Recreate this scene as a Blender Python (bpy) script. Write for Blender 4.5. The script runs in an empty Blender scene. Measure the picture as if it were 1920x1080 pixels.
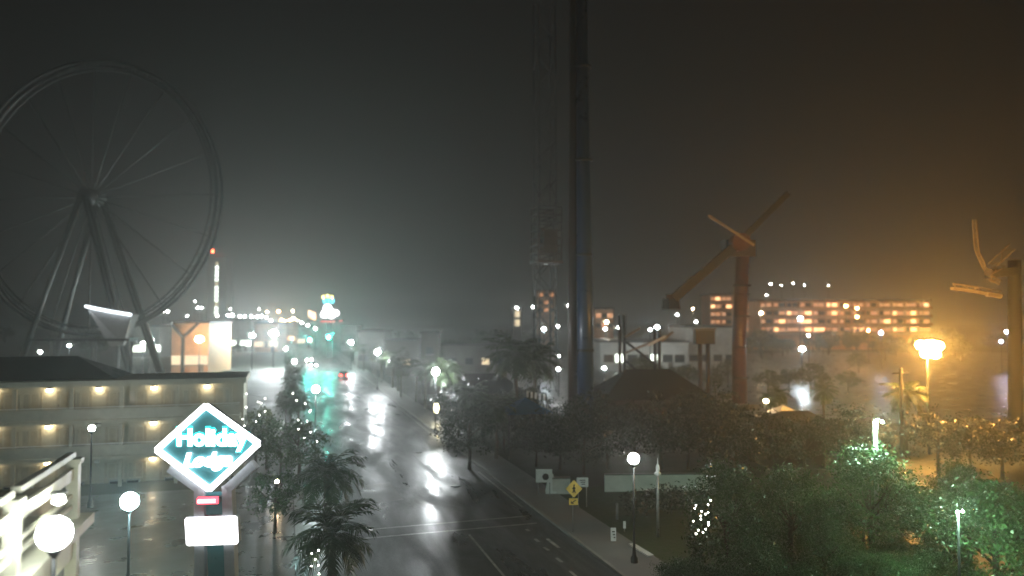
import bpy, math, random
from mathutils import Vector, Matrix
rnd = random.Random(7)
S = bpy.context.scene
C = S.collection

# ------------------------------------------------------------------ camera
F = 1400.0                                   # focal length in photograph pixels (1920 wide)
YAW = math.atan(420 / F)                     # the street runs to the left of the optical axis
PIT = math.atan(57 / F)
CAMZ = 13.0
cam = bpy.data.cameras.new('camera')
cam.sensor_width = 36.0
cam.lens = 36.0 * F / 1920
cam.clip_end = 9000
cam.dof.use_dof = True
cam.dof.focus_distance = 34.0
cam.dof.aperture_fstop = 0.175               # soft rain-blurred webcam lens
co = bpy.data.objects.new('camera', cam)
C.objects.link(co)
co.location = (0, 0, CAMZ)
co.rotation_euler = (math.pi / 2 + PIT, 0, -YAW)
S.camera = co
fw = Vector((math.sin(YAW) * math.cos(PIT), math.cos(YAW) * math.cos(PIT), math.sin(PIT)))
rt = Vector((math.cos(YAW), -math.sin(YAW), 0))
up = rt.cross(fw)
fh = Vector((math.sin(YAW), math.cos(YAW), 0))

# ------------------------------------------------------------------ world, moonless overcast night
W = bpy.data.worlds.new('World')
S.world = W
W.use_nodes = True
nt = W.node_tree
bg = nt.nodes['Background']
sky = nt.nodes.new('ShaderNodeTexSky')
sky.sky_type = 'NISHITA'
sky.sun_disc = False
sky.sun_elevation = math.radians(1.0)
sky.sun_rotation = math.radians(200)
hs = nt.nodes.new('ShaderNodeHueSaturation')
hs.inputs['Saturation'].default_value = 0.15
hs.inputs['Value'].default_value = 0.02
mx = nt.nodes.new('ShaderNodeMixRGB')
mx.inputs[0].default_value = 0.9
mx.inputs[2].default_value = (0.205, 0.204, 0.192, 1)
nt.links.new(sky.outputs[0], hs.inputs['Color'])
nt.links.new(hs.outputs[0], mx.inputs[1])
nt.links.new(mx.outputs[0], bg.inputs['Color'])
bg.inputs['Strength'].default_value = 0.032
sl = bpy.data.lights.new('sun', 'SUN')
sl.energy = 0.006
sl.angle = math.radians(25)
sl.color = (1, 0.97, 0.92)
so = bpy.data.objects.new('sun', sl)
C.objects.link(so)
so.rotation_euler = (math.radians(30), 0, math.radians(20))
S.view_settings.view_transform = 'Standard'
S.view_settings.look = 'None'
S.view_settings.exposure = 0.0
S.view_settings.gamma = 1.0
S.cycles.use_denoising = True
S.cycles.sample_clamp_indirect = 3.0
S.cycles.sample_clamp_direct = 0.0
S.cycles.max_bounces = 6
S.cycles.volume_bounces = 1
S.cycles.transparent_max_bounces = 8
S.cycles.use_light_tree = True
S.cycles.caustics_reflective = False
S.cycles.caustics_refractive = False


def ray(px, py):
    return fw + rt * ((px - 960) / F) + up * ((540 - py) / F)


def R(px, py, depth):
    "point seen at photograph pixel px,py at a horizontal depth along the view"
    d = ray(px, py)
    return Vector((0, 0, CAMZ)) + d * (depth / d.dot(fh))


def G(px, py, z=0.0):
    "point at height z seen at pixel px,py"
    d = ray(px, py)
    return Vector((0, 0, CAMZ)) + d * ((z - CAMZ) / d.z)


# ------------------------------------------------------------------ materials
MATS = {}


def _ramp(n, a, b, fac, p0=0.3, p1=0.7):
    r = n.nodes.new('ShaderNodeValToRGB')
    r.color_ramp.elements[0].position = p0
    r.color_ramp.elements[1].position = p1
    r.color_ramp.elements[0].color = (*a, 1)
    r.color_ramp.elements[1].color = (*b, 1)
    n.links.new(fac, r.inputs[0])
    return r.outputs[0]


def mat(name, col, rough=0.5, metal=0.0, var=0.25, scale=3.0, bump=0.0, rvar=0.12, stretch=(1, 1, 1), spec=0.5, trans=0.0):
    m = bpy.data.materials.new(name)
    m.use_nodes = True
    n = m.node_tree
    b = n.nodes['Principled BSDF']
    tc = n.nodes.new('ShaderNodeTexCoord')
    mp = n.nodes.new('ShaderNodeMapping')
    mp.inputs['Scale'].default_value = stretch
    n.links.new(tc.outputs['Object'], mp.inputs[0])
    no = n.nodes.new('ShaderNodeTexNoise')
    no.inputs['Scale'].default_value = scale
    no.inputs['Detail'].default_value = 6
    no.inputs['Roughness'].default_value = 0.65
    n.links.new(mp.outputs[0], no.inputs['Vector'])
    a = tuple(max(0, c * (1 - var)) for c in col)
    c2 = tuple(min(1, c * (1 + var)) for c in col)
    n.links.new(_ramp(n, a, c2, no.outputs['Fac']), b.inputs['Base Color'])
    lo, hi = max(0.03, rough - rvar), min(1, rough + rvar)
    n.links.new(_ramp(n, (lo,) * 3, (hi,) * 3, no.outputs['Fac']), b.inputs['Roughness'])
    b.inputs['Metallic'].default_value = metal
    b.inputs['Specular IOR Level'].default_value = spec
    if trans:
        b.inputs['Transmission Weight'].default_value = trans
    if bump:
        bn = n.nodes.new('ShaderNodeBump')
        bn.inputs['Strength'].default_value = bump
        bn.inputs['Distance'].default_value = 0.05
        n.links.new(no.outputs['Fac'], bn.inputs['Height'])
        n.links.new(bn.outputs[0], b.inputs['Normal'])
    MATS[name] = m
    return m


def glow(name, col, strength, sample=True):
    m = bpy.data.materials.new(name)
    m.use_nodes = True
    n = m.node_tree
    n.nodes.clear()
    e = n.nodes.new('ShaderNodeEmission')
    e.inputs[0].default_value = (*col, 1)
    e.inputs[1].default_value = strength
    o = n.nodes.new('ShaderNodeOutputMaterial')
    n.links.new(e.outputs[0], o.inputs[0])
    if not sample:
        m.cycles.emission_sampling = 'NONE'
    MATS[name] = m
    return m


def wet_asphalt():
    m = bpy.data.materials.new('wet asphalt')
    m.use_nodes = True
    n = m.node_tree
    b = n.nodes['Principled BSDF']
    tc = n.nodes.new('ShaderNodeTexCoord')

    def noise(scale, stretch, detail=5, rough=0.6, dist=0.0):
        mp = n.nodes.new('ShaderNodeMapping')
        mp.inputs['Scale'].default_value = stretch
        n.links.new(tc.outputs['Object'], mp.inputs[0])
        t = n.nodes.new('ShaderNodeTexNoise')
        t.inputs['Scale'].default_value = scale
        t.inputs['Detail'].default_value = detail
        t.inputs['Roughness'].default_value = rough
        t.inputs['Distortion'].default_value = dist
        n.links.new(mp.outputs[0], t.inputs['Vector'])
        return t.outputs['Fac']
    big = noise(0.30, (1.6, 0.35, 1), 6, 0.62, 0.5)      # rutted lanes, long along the street
    fine = noise(9.0, (1, 1, 1), 4)
    rip = noise(1.1, (1.4, 0.5, 1), 4, 0.6, 0.4)
    n.links.new(_ramp(n, (0.03, 0.031, 0.032), (0.075, 0.076, 0.075), fine), b.inputs['Base Color'])
    n.links.new(_ramp(n, (0.24,) * 3, (0.6,) * 3, big, 0.36, 0.64), b.inputs['Roughness'])
    b.inputs['Specular IOR Level'].default_value = 0.5
    bn = n.nodes.new('ShaderNodeBump')
    bn.inputs['Strength'].default_value = 0.35
    bn.inputs['Distance'].default_value = 0.012
    n.links.new(rip, bn.inputs['Height'])
    b2 = n.nodes.new('ShaderNodeBump')
    b2.inputs['Strength'].default_value = 0.25
    b2.inputs['Distance'].default_value = 0.006
    n.links.new(fine, b2.inputs['Height'])
    n.links.new(bn.outputs[0], b2.inputs['Normal'])
    n.links.new(b2.outputs[0], b.inputs['Normal'])
    MATS['asphalt'] = m
    return m


wet_asphalt()
mat('ground', (0.035, 0.04, 0.03), 0.55, var=0.5, scale=0.2, bump=0.3)
mat('lot', (0.075, 0.07, 0.062), 0.34, var=0.45, scale=0.35, bump=0.25, rvar=0.16)
mat('concrete', (0.17, 0.17, 0.16), 0.42, var=0.3, scale=0.9, bump=0.2, rvar=0.15)
mat('kerb', (0.24, 0.24, 0.22), 0.45, var=0.35, scale=1.5)
mat('paint', (0.30, 0.30, 0.28), 0.4, var=0.7, scale=1.6)
mat('lawn', (0.03, 0.05, 0.02), 0.6, var=0.5, scale=2.0, bump=0.6)
mat('stucco', (0.46, 0.45, 0.38), 0.6, var=0.12, scale=1.2, bump=0.1)
mat('white_wall', (0.62, 0.63, 0.6), 0.55, var=0.2, scale=0.4)
mat('dim_wall', (0.15, 0.15, 0.14), 0.6, var=0.3, scale=0.4)
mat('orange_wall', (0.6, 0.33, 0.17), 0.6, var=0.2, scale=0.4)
mat('terrace', (0.68, 0.67, 0.55), 0.4, var=0.12, scale=2.0)
mat('dark_roof', (0.022, 0.024, 0.026), 0.5, var=0.4, scale=1.0, bump=0.3, stretch=(1, 1, 4))
mat('hut', (0.03, 0.024, 0.018), 0.6, var=0.4, scale=1.5)
mat('room_door', (0.40, 0.37, 0.29), 0.5, var=0.15)
mat('curtain', (0.36, 0.35, 0.30), 0.35, var=0.2, scale=5, stretch=(6, 1, 0.3))
mat('door', (0.16, 0.13, 0.10), 0.5, var=0.25)
mat('glass', (0.03, 0.04, 0.05), 0.12, var=0.2, spec=0.7)
mat('dark_metal', (0.035, 0.037, 0.04), 0.4, 0.3, var=0.3)
mat('ride_black', (0.010, 0.009, 0.008), 0.6, var=0.3)
mat('post_paint', (0.36, 0.39, 0.42), 0.4, var=0.12)
mat('wheel_paint', (0.15, 0.16, 0.16), 0.45, var=0.15)
mat('grey_metal', (0.3, 0.31, 0.31), 0.35, 0.4, var=0.2)
mat('white_metal', (0.7, 0.72, 0.72), 0.35, var=0.12)
mat('red_steel', (0.10, 0.026, 0.02), 0.35, var=0.3, scale=0.8)
mat('rust_steel', (0.04, 0.02, 0.016), 0.45, var=0.3, scale=0.8)
mat('blue_steel', (0.018, 0.045, 0.10), 0.35, var=0.08, scale=0.8)
mat('beam_steel', (0.34, 0.27, 0.19), 0.4, var=0.25, scale=1.0)
mat('bark', (0.07, 0.055, 0.04), 0.75, var=0.45, scale=6.0, bump=0.8)
mat('palm_bark', (0.10, 0.085, 0.065), 0.75, var=0.45, scale=5.0, bump=0.9, stretch=(1, 1, 4))
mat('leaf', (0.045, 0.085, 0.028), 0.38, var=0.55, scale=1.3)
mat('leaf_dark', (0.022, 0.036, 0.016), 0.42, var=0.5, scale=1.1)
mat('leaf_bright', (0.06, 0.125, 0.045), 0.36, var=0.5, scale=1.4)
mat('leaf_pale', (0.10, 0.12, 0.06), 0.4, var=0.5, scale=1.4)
mat('palm_leaf', (0.045, 0.07, 0.03), 0.4, var=0.45, scale=1.5)
mat('sign_yellow', (0.75, 0.55, 0.12), 0.4, var=0.1)
mat('sign_white', (0.75, 0.77, 0.76), 0.4, var=0.08)
mat('sign_black', (0.015, 0.015, 0.015), 0.45, var=0.1)
mat('teal_panel', (0.03, 0.17, 0.19), 0.35, var=0.15)
mat('tarp', (0.02, 0.10, 0.26), 0.4, var=0.2)
mat('tent', (0.78, 0.77, 0.72), 0.5, var=0.08)
mat('tyre', (0.015, 0.015, 0.015), 0.6, var=0.2)
mat('car_white', (0.6, 0.6, 0.6), 0.2, var=0.05)
mat('car_dark', (0.03, 0.035, 0.045), 0.2, var=0.1)
glow('lamp_white', (0.92, 0.98, 1.0), 950)
glow('lamp_near', (0.97, 0.99, 0.93), 170)
glow('lamp_glare_blob', (0.93, 1.0, 0.93), 55)
glow('lamp_teal', (0.60, 0.98, 1.0), 260)
glow('lamp_left', (0.85, 1.0, 0.98), 420)
glow('lamp_far', (0.96, 1.0, 0.95), 130)
glow('lamp_cool', (0.82, 0.96, 1.0), 400)
glow('lamp_warm', (1.0, 0.72, 0.42), 160)
glow('lamp_orange', (1.0, 0.47, 0.09), 760)
glow('lamp_amberfar', (1.0, 0.45, 0.14), 140)
glow('lamp_purple', (0.72, 0.70, 1.0), 200)
glow('wall_warm', (1.0, 0.78, 0.46), 26)
glow('green_signal', (0.02, 1.0, 0.76), 1100)
glow('red_glow', (1.0, 0.03, 0.02), 60)
glow('red_beacon', (1.0, 0.08, 0.03), 60, False)
glow('neon_white', (0.95, 0.97, 1.0), 11)
glow('neon_teal', (0.04, 0.95, 0.92), 3.0)
glow('neon_red', (1.0, 0.08, 0.12), 3.2)
glow('neon_redcore', (1.0, 0.62, 0.62), 2.6)
glow('panel_white', (0.94, 0.93, 0.97), 3.5)
glow('sign_whitehot', (1.0, 0.95, 1.0), 12)
glow('sign_cyan', (0.1, 0.75, 1.0), 5)
glow('sign_lemon', (1.0, 0.9, 0.25), 6)
glow('sign_redbar', (1.0, 0.16, 0.14), 2.2)
glow('sign_amber', (1.0, 0.55, 0.3), 4)
glow('win_orange', (1.0, 0.45, 0.20), 0.8, False)
glow('win_orangehot', (1.0, 0.5, 0.22), 3.5, False)
glow('win_white', (0.9, 1.0, 0.85), 7, False)
glow('win_warm', (1.0, 0.8, 0.5), 1.2, False)
glow('head', (1.0, 0.98, 0.92), 420)
glow('fairy', (1.0, 0.96, 0.85), 30, False)
glow('flood_green', (0.55, 1.0, 0.66), 6500)


# ------------------------------------------------------------------ mesh building
class M:
    def __init__(s):
        s.v, s.f, s.sm = [], [], []

    def add(s, vs, fs, smooth=False):
        k = len(s.v)
        s.v += [tuple(x) for x in vs]
        s.f += [tuple(i + k for i in f) for f in fs]
        s.sm += [smooth] * len(fs)
        return s

    def box(s, c, size, rz=0.0, taper=1.0):
        hx, hy, hz = size[0] / 2, size[1] / 2, size[2] / 2
        cs, sn = math.cos(rz), math.sin(rz)
        vs = []
        for z, t in ((-hz, 1), (hz, taper)):
            for x, y in ((-hx, -hy), (hx, -hy), (hx, hy), (-hx, hy)):
                x, y = x * t, y * t
                vs.append((c[0] + x * cs - y * sn, c[1] + x * sn + y * cs, c[2] + z))
        return s.add(vs, [(3, 2, 1, 0), (4, 5, 6, 7), (0, 1, 5, 4), (1, 2, 6, 5), (2, 3, 7, 6), (3, 0, 4, 7)])

    def beam(s, a, b, w, h=None, ref=None):
        a, b = Vector(a), Vector(b)
        h = h or w
        d = (b - a).normalized()
        r0 = Vector(ref) if ref else (Vector((0, 0, 1)) if abs(d.z) < 0.95 else Vector((0, 1, 0)))
        u = d.cross(r0).normalized()
        v = u.cross(d)
        vs = [p + u * (i * w / 2) + v * (j * h / 2) for p in (a, b) for i, j in ((-1, -1), (1, -1), (1, 1), (-1, 1))]
        return s.add(vs, [(0, 1, 2, 3), (7, 6, 5, 4), (0, 4, 5, 1), (1, 5, 6, 2), (2, 6, 7, 3), (3, 7, 4, 0)])

    def tube(s, pts, rad, n=8, cap=True):
        pts = [Vector(p) for p in pts]
        if not isinstance(rad, (list, tuple)):
            rad = [rad] * len(pts)
        vs, fs = [], []
        for i, p in enumerate(pts):
            d = (pts[min(i + 1, len(pts) - 1)] - pts[max(i - 1, 0)]).normalized()
            r0 = Vector((1, 0, 0)) if abs(d.x) < 0.9 else Vector((0, 1, 0))
            u = d.cross(r0).normalized()
            w = d.cross(u)
            for k in range(n):
                a = 2 * math.pi * k / n
                vs.append(p + (u * math.cos(a) + w * math.sin(a)) * rad[i])
        for i in range(len(pts) - 1):
            for k in range(n):
                fs.append((i * n + k, i * n + (k + 1) % n, (i + 1) * n + (k + 1) % n, (i + 1) * n + k))
        s.add(vs, fs, True)
        if cap:
            s.add([], [])
            k0 = len(s.v) - len(vs)
            s.f.append(tuple(k0 + i for i in range(n))[::-1])
            s.f.append(tuple(k0 + len(vs) - n + i for i in range(n)))
            s.sm += [False, False]
        return s

    def lathe(s, c, prof, n=14):
        vs, fs = [], []
        for r, z in prof:
            for k in range(n):
                a = 2 * math.pi * k / n
                vs.append((c[0] + r * math.cos(a), c[1] + r * math.sin(a), c[2] + z))
        for i in range(len(prof) - 1):
            for k in range(n):
                fs.append((i * n + k, i * n + (k + 1) % n, (i + 1) * n + (k + 1) % n, (i + 1) * n + k))
        return s.add(vs, fs, True)

    def ball(s, c, r, n=12, sz=1.0):
        return s.lathe(c, [(max(1e-4, r * math.sin(math.pi * i / 8)), -r * sz * math.cos(math.pi * i / 8)) for i in range(9)], n)

    def poly(s, pts, thick=None, d=None):
        "flat polygon, or a prism pushed along d"
        n = len(pts)
        pts = [Vector(p) for p in pts]
        if not thick:
            return s.add(pts, [tuple(range(n))])
        o = Vector(d) * thick
        vs = pts + [p + o for p in pts]
        return s.add(vs, [tuple(range(n))[::-1], tuple(range(n, 2 * n))] + [(i, (i + 1) % n, n + (i + 1) % n, n + i) for i in range(n)])

    def mesh(s, name, m, off=(0, 0, 0)):
        me = bpy.data.meshes.new(name)
        me.from_pydata([(x - off[0], y - off[1], z - off[2]) for x, y, z in s.v], [], s.f)
        me.polygons.foreach_set('use_smooth', s.sm)
        me.materials.append(MATS[m] if isinstance(m, str) else m)
        me.update()
        return me


ROOT = {}


def obj(name, mb, m, parent=None, at=None):
    "link a builder's shapes as one mesh; a part is stored in its thing's own space"
    off = ROOT.get(parent.name, (0, 0, 0)) if parent else (at or (0, 0, 0))
    me = mb if isinstance(mb, bpy.types.Mesh) else mb.mesh(name, m, off)
    o = bpy.data.objects.new(name, me)
    C.objects.link(o)
    if parent:
        o.parent = parent
        ROOT[o.name] = off
    else:
        o.location = off
        ROOT[o.name] = tuple(off)
    return o


def tag(o, label, cat, group=None):
    o['label'] = label
    o['category'] = cat
    if group:
        o['group'] = group
    return o


def thing(name, label, cat, loc=(0, 0, 0), group=None):
    o = bpy.data.objects.new(name, None)
    C.objects.link(o)
    o.location = loc
    o.empty_display_size = 0.3
    ROOT[o.name] = tuple(loc)
    return tag(o, label, cat, group)


def dup(root, loc, rz=0.0, sc=1.0, label=None, group=None, cat=None):
    r = root.copy()
    C.objects.link(r)
    r.location = loc
    r.rotation_euler = (0, 0, rz)
    r.scale = (sc, sc, sc) if not isinstance(sc, tuple) else sc
    if label:
        r['label'] = label
    if group:
        r['group'] = group
    for ch in root.children:
        c = ch.copy()
        C.objects.link(c)
        c.parent = r
        for g in ch.children:
            d = g.copy()
            C.objects.link(d)
            d.parent = c
    return r


def struct(name, mb, m, parent=None):
    o = obj(name, mb, m, parent)
    o['kind'] = 'structure'
    return o


# ================================================================== SETTING
def sheet(x0, y0, x1, y1, z):
    return M().poly([(x0, y0, z), (x1, y0, z), (x1, y1, z), (x0, y1, z)])


struct('ground', sheet(-2200, -80, 2200, 2600, 0), 'ground')
RL, RR = 3.4, 16.2
road = struct('road', sheet(RL, -30, RR, 1500, 0.008), 'asphalt')
PX = (16.38, 19.2)
struct('pavement_right', M().box(((PX[0] + PX[1]) / 2, 500, 0.06), (PX[1] - PX[0], 1060, 0.12)), 'concrete')
struct('kerb_right', M().box((16.29, 500, 0.07), (0.18, 1060, 0.14)), 'kerb')
struct('pavement_left', M().box((1.9, 500, 0.06), (2.64, 1060, 0.12)), 'concrete')
struct('kerb_left', M().box((3.31, 500, 0.07), (0.18, 1060, 0.14)), 'kerb')
struct('forecourt', sheet(-60, -20, 0.5, 62, 0.006), 'lot')
struct('lawn', sheet(19.25, 20, 34, 54, 0.02), 'lawn')
struct('parking_lot', sheet(34.5, 76, 260, 240, 0.006), 'lot')
# painted markings
for y0, y1, x in ((-30, 44.3, 10.6),):
    struct('centre_line', sheet(x - 0.07, y0, x + 0.07, y1, 0.013), 'paint', road)
struct('edge_line', sheet(15.55, 49.6, 15.72, 62, 0.013), 'paint', road)
struct('edge_line', sheet(15.55, 78, 15.67, 400, 0.013), 'paint', road)
for yy in (45.2, 47.0):
    struct('crossing_line', M().poly([(3.9, yy, 0.013), (15.3, yy + 0.2, 0.013), (15.3, yy + 0.42, 0.013), (3.9, yy + 0.22, 0.013)]), 'paint', road)
for (a, b, w) in (((1026, 1010), (1048, 1027), 0.2), ((1003, 1010), (1010, 1016), 0.2), ((1043, 1046), (1054, 1054), 0.2), ((1068, 1070), (1084, 1084), 0.16), ((987, 992), (992, 996), 0.2), ((1020, 1026), (1029, 1032), 0.18)):
    p, q = G(*a, z=0.014), G(*b, z=0.014)
    d = (q - p).normalized().cross(Vector((0, 0, 1))) * w / 2
    struct('dash', M().poly([p - d, q - d, q + d, p + d]), 'paint', road)
struct('patch', M().poly([(5.2, 53.5, .012), (8.1, 54.0, .012), (7.9, 60.2, .012), (5.4, 59.6, .012)]), 'lot', road)
struct('patch', M().poly([(11.8, 66, .012), (14.2, 66.3, .012), (14.0, 73, .012), (11.6, 72.4, .012)]), 'lot', road)
for x_, y_ in ((12.6, 57.2), (7.2, 79)):
    struct('manhole_cover', M().lathe((x_, y_, .012), [(.42, 0), (.42, .012), (.001, .012)], 18), 'dark_metal', road)
p, q = G(1184, 1025), G(1221, 1048)
tag(obj('wheel_stop', M().beam((p.x, p.y, 0.11), (q.x, q.y, 0.11), 0.35, 0.16), 'white_wall'), 'pale concrete wheel stop lying on the dark lawn beside the slim white-capped pole', 'wheel stop')

# ================================================================== LAMPS
def street_lamp(x, y, h, m, r, label, group=None, arm=None):
    t = thing('street_lamp', label, 'street lamp', (x, y, 0), group)
    obj('base', M().lathe((x, y, 0), [(0.2, 0), (0.2, 0.35), (0.12, 0.5), (0.08, 0.9)], 10), 'dark_metal', t)
    obj('pole', M().tube([(x, y, 0.1), (x, y, h - r)], [0.075, 0.05], 8), 'dark_metal', t)
    obj('globe', M().ball((x, y, h), r, 14), m, t)
    obj('collar', M().lathe((x, y, h - r), [(0.05, -0.18), (0.13, -0.05), (0.16, 0.03), (0.05, 0.04)], 10), 'dark_metal', t)
    return t


def lamp_px(px, py, depth, m, r, label, group=None):
    p = R(px, py, depth)
    return street_lamp(p.x, p.y, p.z, m, r, label, group)


lamp_px(1188, 860, 40, 'lamp_near', 0.30, 'white globe street lamp above the low white wall beside the yellow crossing sign')
lamp_px(817, 697, 86, 'lamp_white', 0.38, 'bright white globe street lamp on the right pavement above a lit palm crown', 'globe lamps along the right pavement')
lamp_px(708, 660, 137, 'lamp_white', 0.42, 'bright white globe street lamp on the right pavement above a lit palm crown', 'globe lamps along the right pavement')
lamp_px(658, 642, 190, 'lamp_white', 0.40, 'bright white globe street lamp on the right pavement above a lit palm crown', 'globe lamps along the right pavement')
lamp_px(592, 730, 65, 'lamp_left', 0.30, 'white globe street lamp at the left kerb rising behind the shaggy near palms')
for px, py, d in ((552, 678, 106), (536, 654, 152)):
    lamp_px(px, py, d, 'lamp_far', 0.30, 'white globe street lamp on the left pavement before the shop lights', 'globe lamps along the left pavement')
lamp_px(243, 940, 36, 'lamp_teal', 0.42, 'white globe lamp on the forecourt between the rooftop terrace and the diamond sign')
lamp_px(102, 1000, 16.6, 'lamp_glare_blob', 0.36, 'large globe lamp added for a glare blob beside the terrace railings')  # added globe standing in for a glare blob; it brightens the rails
lamp_px(172, 803, 52, 'lamp_near', 0.22, 'small white globe lamp in front of the middle floor of the motel')
lamp_px(519, 903, 55, 'lamp_warm', 0.13, 'low warm white lantern in the planting beside the near palms')


def mast_lamp(px, py, depth, m, r, label, group):
    p = R(px, py, depth)
    t = thing('lamp_mast', label, 'lamp mast', (p.x, p.y, 0), group)
    obj('pole', M().tube([(p.x, p.y, 0), (p.x, p.y, p.z)], [0.14, 0.07], 6), 'dark_metal', t)
    obj('lamp_head', M().ball((p.x, p.y, p.z), r, 10, 0.75), m, t)
    return t


# masts of the amusement ground and car park on the left, beyond the motel
for px, py, d, m, r in ((75, 660, 150, 'lamp_far', 0.32), (130, 648, 165, 'lamp_cool', 0.28), (280, 637, 150, 'lamp_cool', 0.8), (268, 643, 152, 'lamp_far', 0.3), (473, 629, 190, 'lamp_cool', 0.6), (513, 625, 200, 'lamp_white', 1.0), (411, 629, 200, 'lamp_far', 0.4), (374, 636, 170, 'lamp_warm', 0.9), (389, 611, 240, 'lamp_far', 0.34)):
    mast_lamp(px, py, d, m, r, 'tall floodlight mast glowing beyond the motel roof near the big wheel', 'floodlight masts beyond the motel')
for px, py, m, r in ((306, 584, 'lamp_far', .5), (315, 584, 'lamp_far', .4), (371, 577, 'lamp_far', .45), (378, 577, 'lamp_far', .45), (366, 565, 'lamp_far', .3), (351, 592, 'lamp_far', .35), (407, 592, 'lamp_far', .5), (428, 591, 'lamp_cool', .6), (436, 591, 'lamp_cool', .6), (450, 593, 'lamp_far', .6), (459, 593, 'lamp_far', .6), (471, 594, 'lamp_cool', .5), (482, 594, 'lamp_cool', .5), (490, 593, 'lamp_cool', .4), (499, 595, 'lamp_far', .6), (508, 601, 'lamp_far', .6), (501, 585, 'lamp_warm', .5), (522, 584, 'lamp_amberfar', .7), (528, 600, 'lamp_amberfar', .7), (534, 602, 'lamp_warm', .6), (544, 601, 'lamp_amberfar', .7), (551, 597, 'lamp_warm', .6), (558, 602, 'lamp_warm', .6), (549, 583, 'lamp_warm', .45), (566, 605, 'lamp_far', .45), (577, 610, 'lamp_far', .45), (591, 616, 'lamp_far', .42), (486, 580, 'lamp_far', .35), (432, 579, 'lamp_far', .3)):
    d = 420 if py < 600 else 420 - (py - 600) * 9
    mast_lamp(px, py, d, m, r, 'tiny light on a mast in the distant strip of lights along the street', 'distant lights along the street')
for px, py, d, m, r in ((969, 577, 250, 'lamp_far', .38), (999, 575, 250, 'lamp_far', .3), (1020, 617, 170, 'lamp_cool', .42), (1046, 612, 200, 'lamp_far', .3), (1065, 573, 260, 'lamp_far', .25), (1137, 604, 230, 'lamp_warm', .5), (1135, 617, 215, 'lamp_far', .4), (1159, 614, 220, 'lamp_far', .3), (1219, 618, 170, 'lamp_far', .3), (1232, 613, 170, 'lamp_cool', .42), (1270, 590, 220, 'lamp_far', .32), (1299, 579, 300, 'lamp_warm', .35), (1305, 603, 250, 'lamp_far', .4), (1048, 668, 140, 'lamp_far', .22), (1047, 692, 125, 'lamp_far', .28), (1133, 690, 120, 'lamp_far', .3)):
    mast_lamp(px, py, d, m, r, 'small floodlight mast standing behind the slingshot towers', 'floodlight masts behind the slingshot')
for px, py, d, m, r in ((1500, 597, 210, 'lamp_cool', .52), (1504, 654, 150, 'lamp_cool', .52), (1516, 629, 190, 'lamp_far', .28), (1652, 624, 190, 'lamp_purple', .4), (1888, 622, 190, 'lamp_purple', .42), (1877, 640, 180, 'lamp_purple', .3), (1427, 587, 240, 'lamp_warm', .45), (1628, 620, 210, 'lamp_amberfar', .3)):
    mast_lamp(px, py, d, m, r, 'car park floodlight mast standing before the long orange-lit hotel', 'car park floodlight masts')
for px, py in ((1445, 533), (1465, 535), (1487, 531), (1508, 535), (1553, 535), (1437, 553)):
    mast_lamp(px, py, 480, 'lamp_far', .34, 'high faint light on a mast above the long orange-lit hotel', 'high lights beyond the hotel')

# the big sodium floodlight
p = R(1738, 655, 72)
t = thing('sodium_lamp', 'glaring orange sodium floodlight on a thick dark pole over the car park', 'street lamp', (p.x, p.y, 0))
obj('pole', M().tube([(p.x, p.y, 0), (p.x, p.y, p.z + 0.3)], [0.16, 0.1], 8), 'dark_metal', t)
obj('bracket', M().beam(p + rt * 1.0 + Vector((0, 0, .1)), p - rt * 1.0 + Vector((0, 0, .1)), 0.12), 'dark_metal', t)
for a_, b_ in ((-.78, .42), (.1, .5), (.82, .35), (-.35, -.38), (.5, -.42)):
    q = p + rt * a_ - fh * 0.45 + Vector((0, 0, b_))
    hd_ = obj('lamp_head', M().ball(q, 0.52, 12, 0.85), 'lamp_orange', t)
    obj('hood', M().lathe(q + Vector((0, 0, .48)), [(0.42, -.06), (0.3, .08), (0.02, .14)], 10), 'dark_metal', hd_)
p = G(1692, 860)
t = thing('utility_pole', 'thick bare wooden utility pole beside the orange sodium floodlight', 'pole', (p.x, p.y, 0))
obj('shaft', M().tube([(p.x, p.y, 0), (p.x, p.y, R(1692, 690, (p.x * fh.x + p.y * fh.y)).z)], [0.2, 0.15], 8), 'bark', t)
obj('crossarm', M().beam((p.x - 0.9, p.y, 7.9), (p.x + 0.9, p.y, 7.9), 0.12), 'bark', t)

# lit garden pole over the near trees
p = R(1641, 788, 38)
gl = thing('tree_light', 'pale pole washed by a small cool floodlight above the near green tree', 'lamp', (p.x, p.y, 0))
obj('pole', M().tube([(p.x, p.y, 0), (p.x, p.y, p.z)], 0.11, 8), 'grey_metal', gl)
obj('bracket', M().beam((p.x - 0.2, p.y - .1, p.z + 0.07), (p.x + 0.2, p.y - .1, p.z + 0.07), 0.03), 'dark_metal', gl)
for dx in (-0.2, 0.2):
    obj('lamp_head', M().lathe((p.x + dx, p.y - 0.25, p.z - 0.05), [(0.01, 0.05), (0.05, 0.03), (0.065, -0.04), (0.01, -0.06)], 10), 'flood_green', gl)
p = R(1796, 958, 29.0)  # added fill light, put in to make the wide crown glow green
gl = thing('tree_light', 'tiny added fill light on a dark stake before the wide rounded crown', 'lamp', (p.x, p.y, 0))
obj('pole', M().tube([(p.x, p.y, 0), (p.x, p.y, p.z)], 0.05, 8), 'dark_metal', gl)
for dx in (-0.12, 0.12):
    obj('lamp_head', M().lathe((p.x + dx, p.y - 0.1, p.z), [(0.01, 0.03), (0.035, 0.02), (0.04, -0.025), (0.01, -0.04)], 10), 'flood_green', gl)
p = R(1233, 876, 45)
t = thing('slim_pole', 'slim grey pole with a small white finial cap on the lawn', 'pole', (p.x, p.y, 0))
obj('shaft', M().tube([(p.x, p.y, 0), (p.x, p.y, p.z - 0.1)], [0.09, 0.07], 8), 'grey_metal', t)
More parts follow.
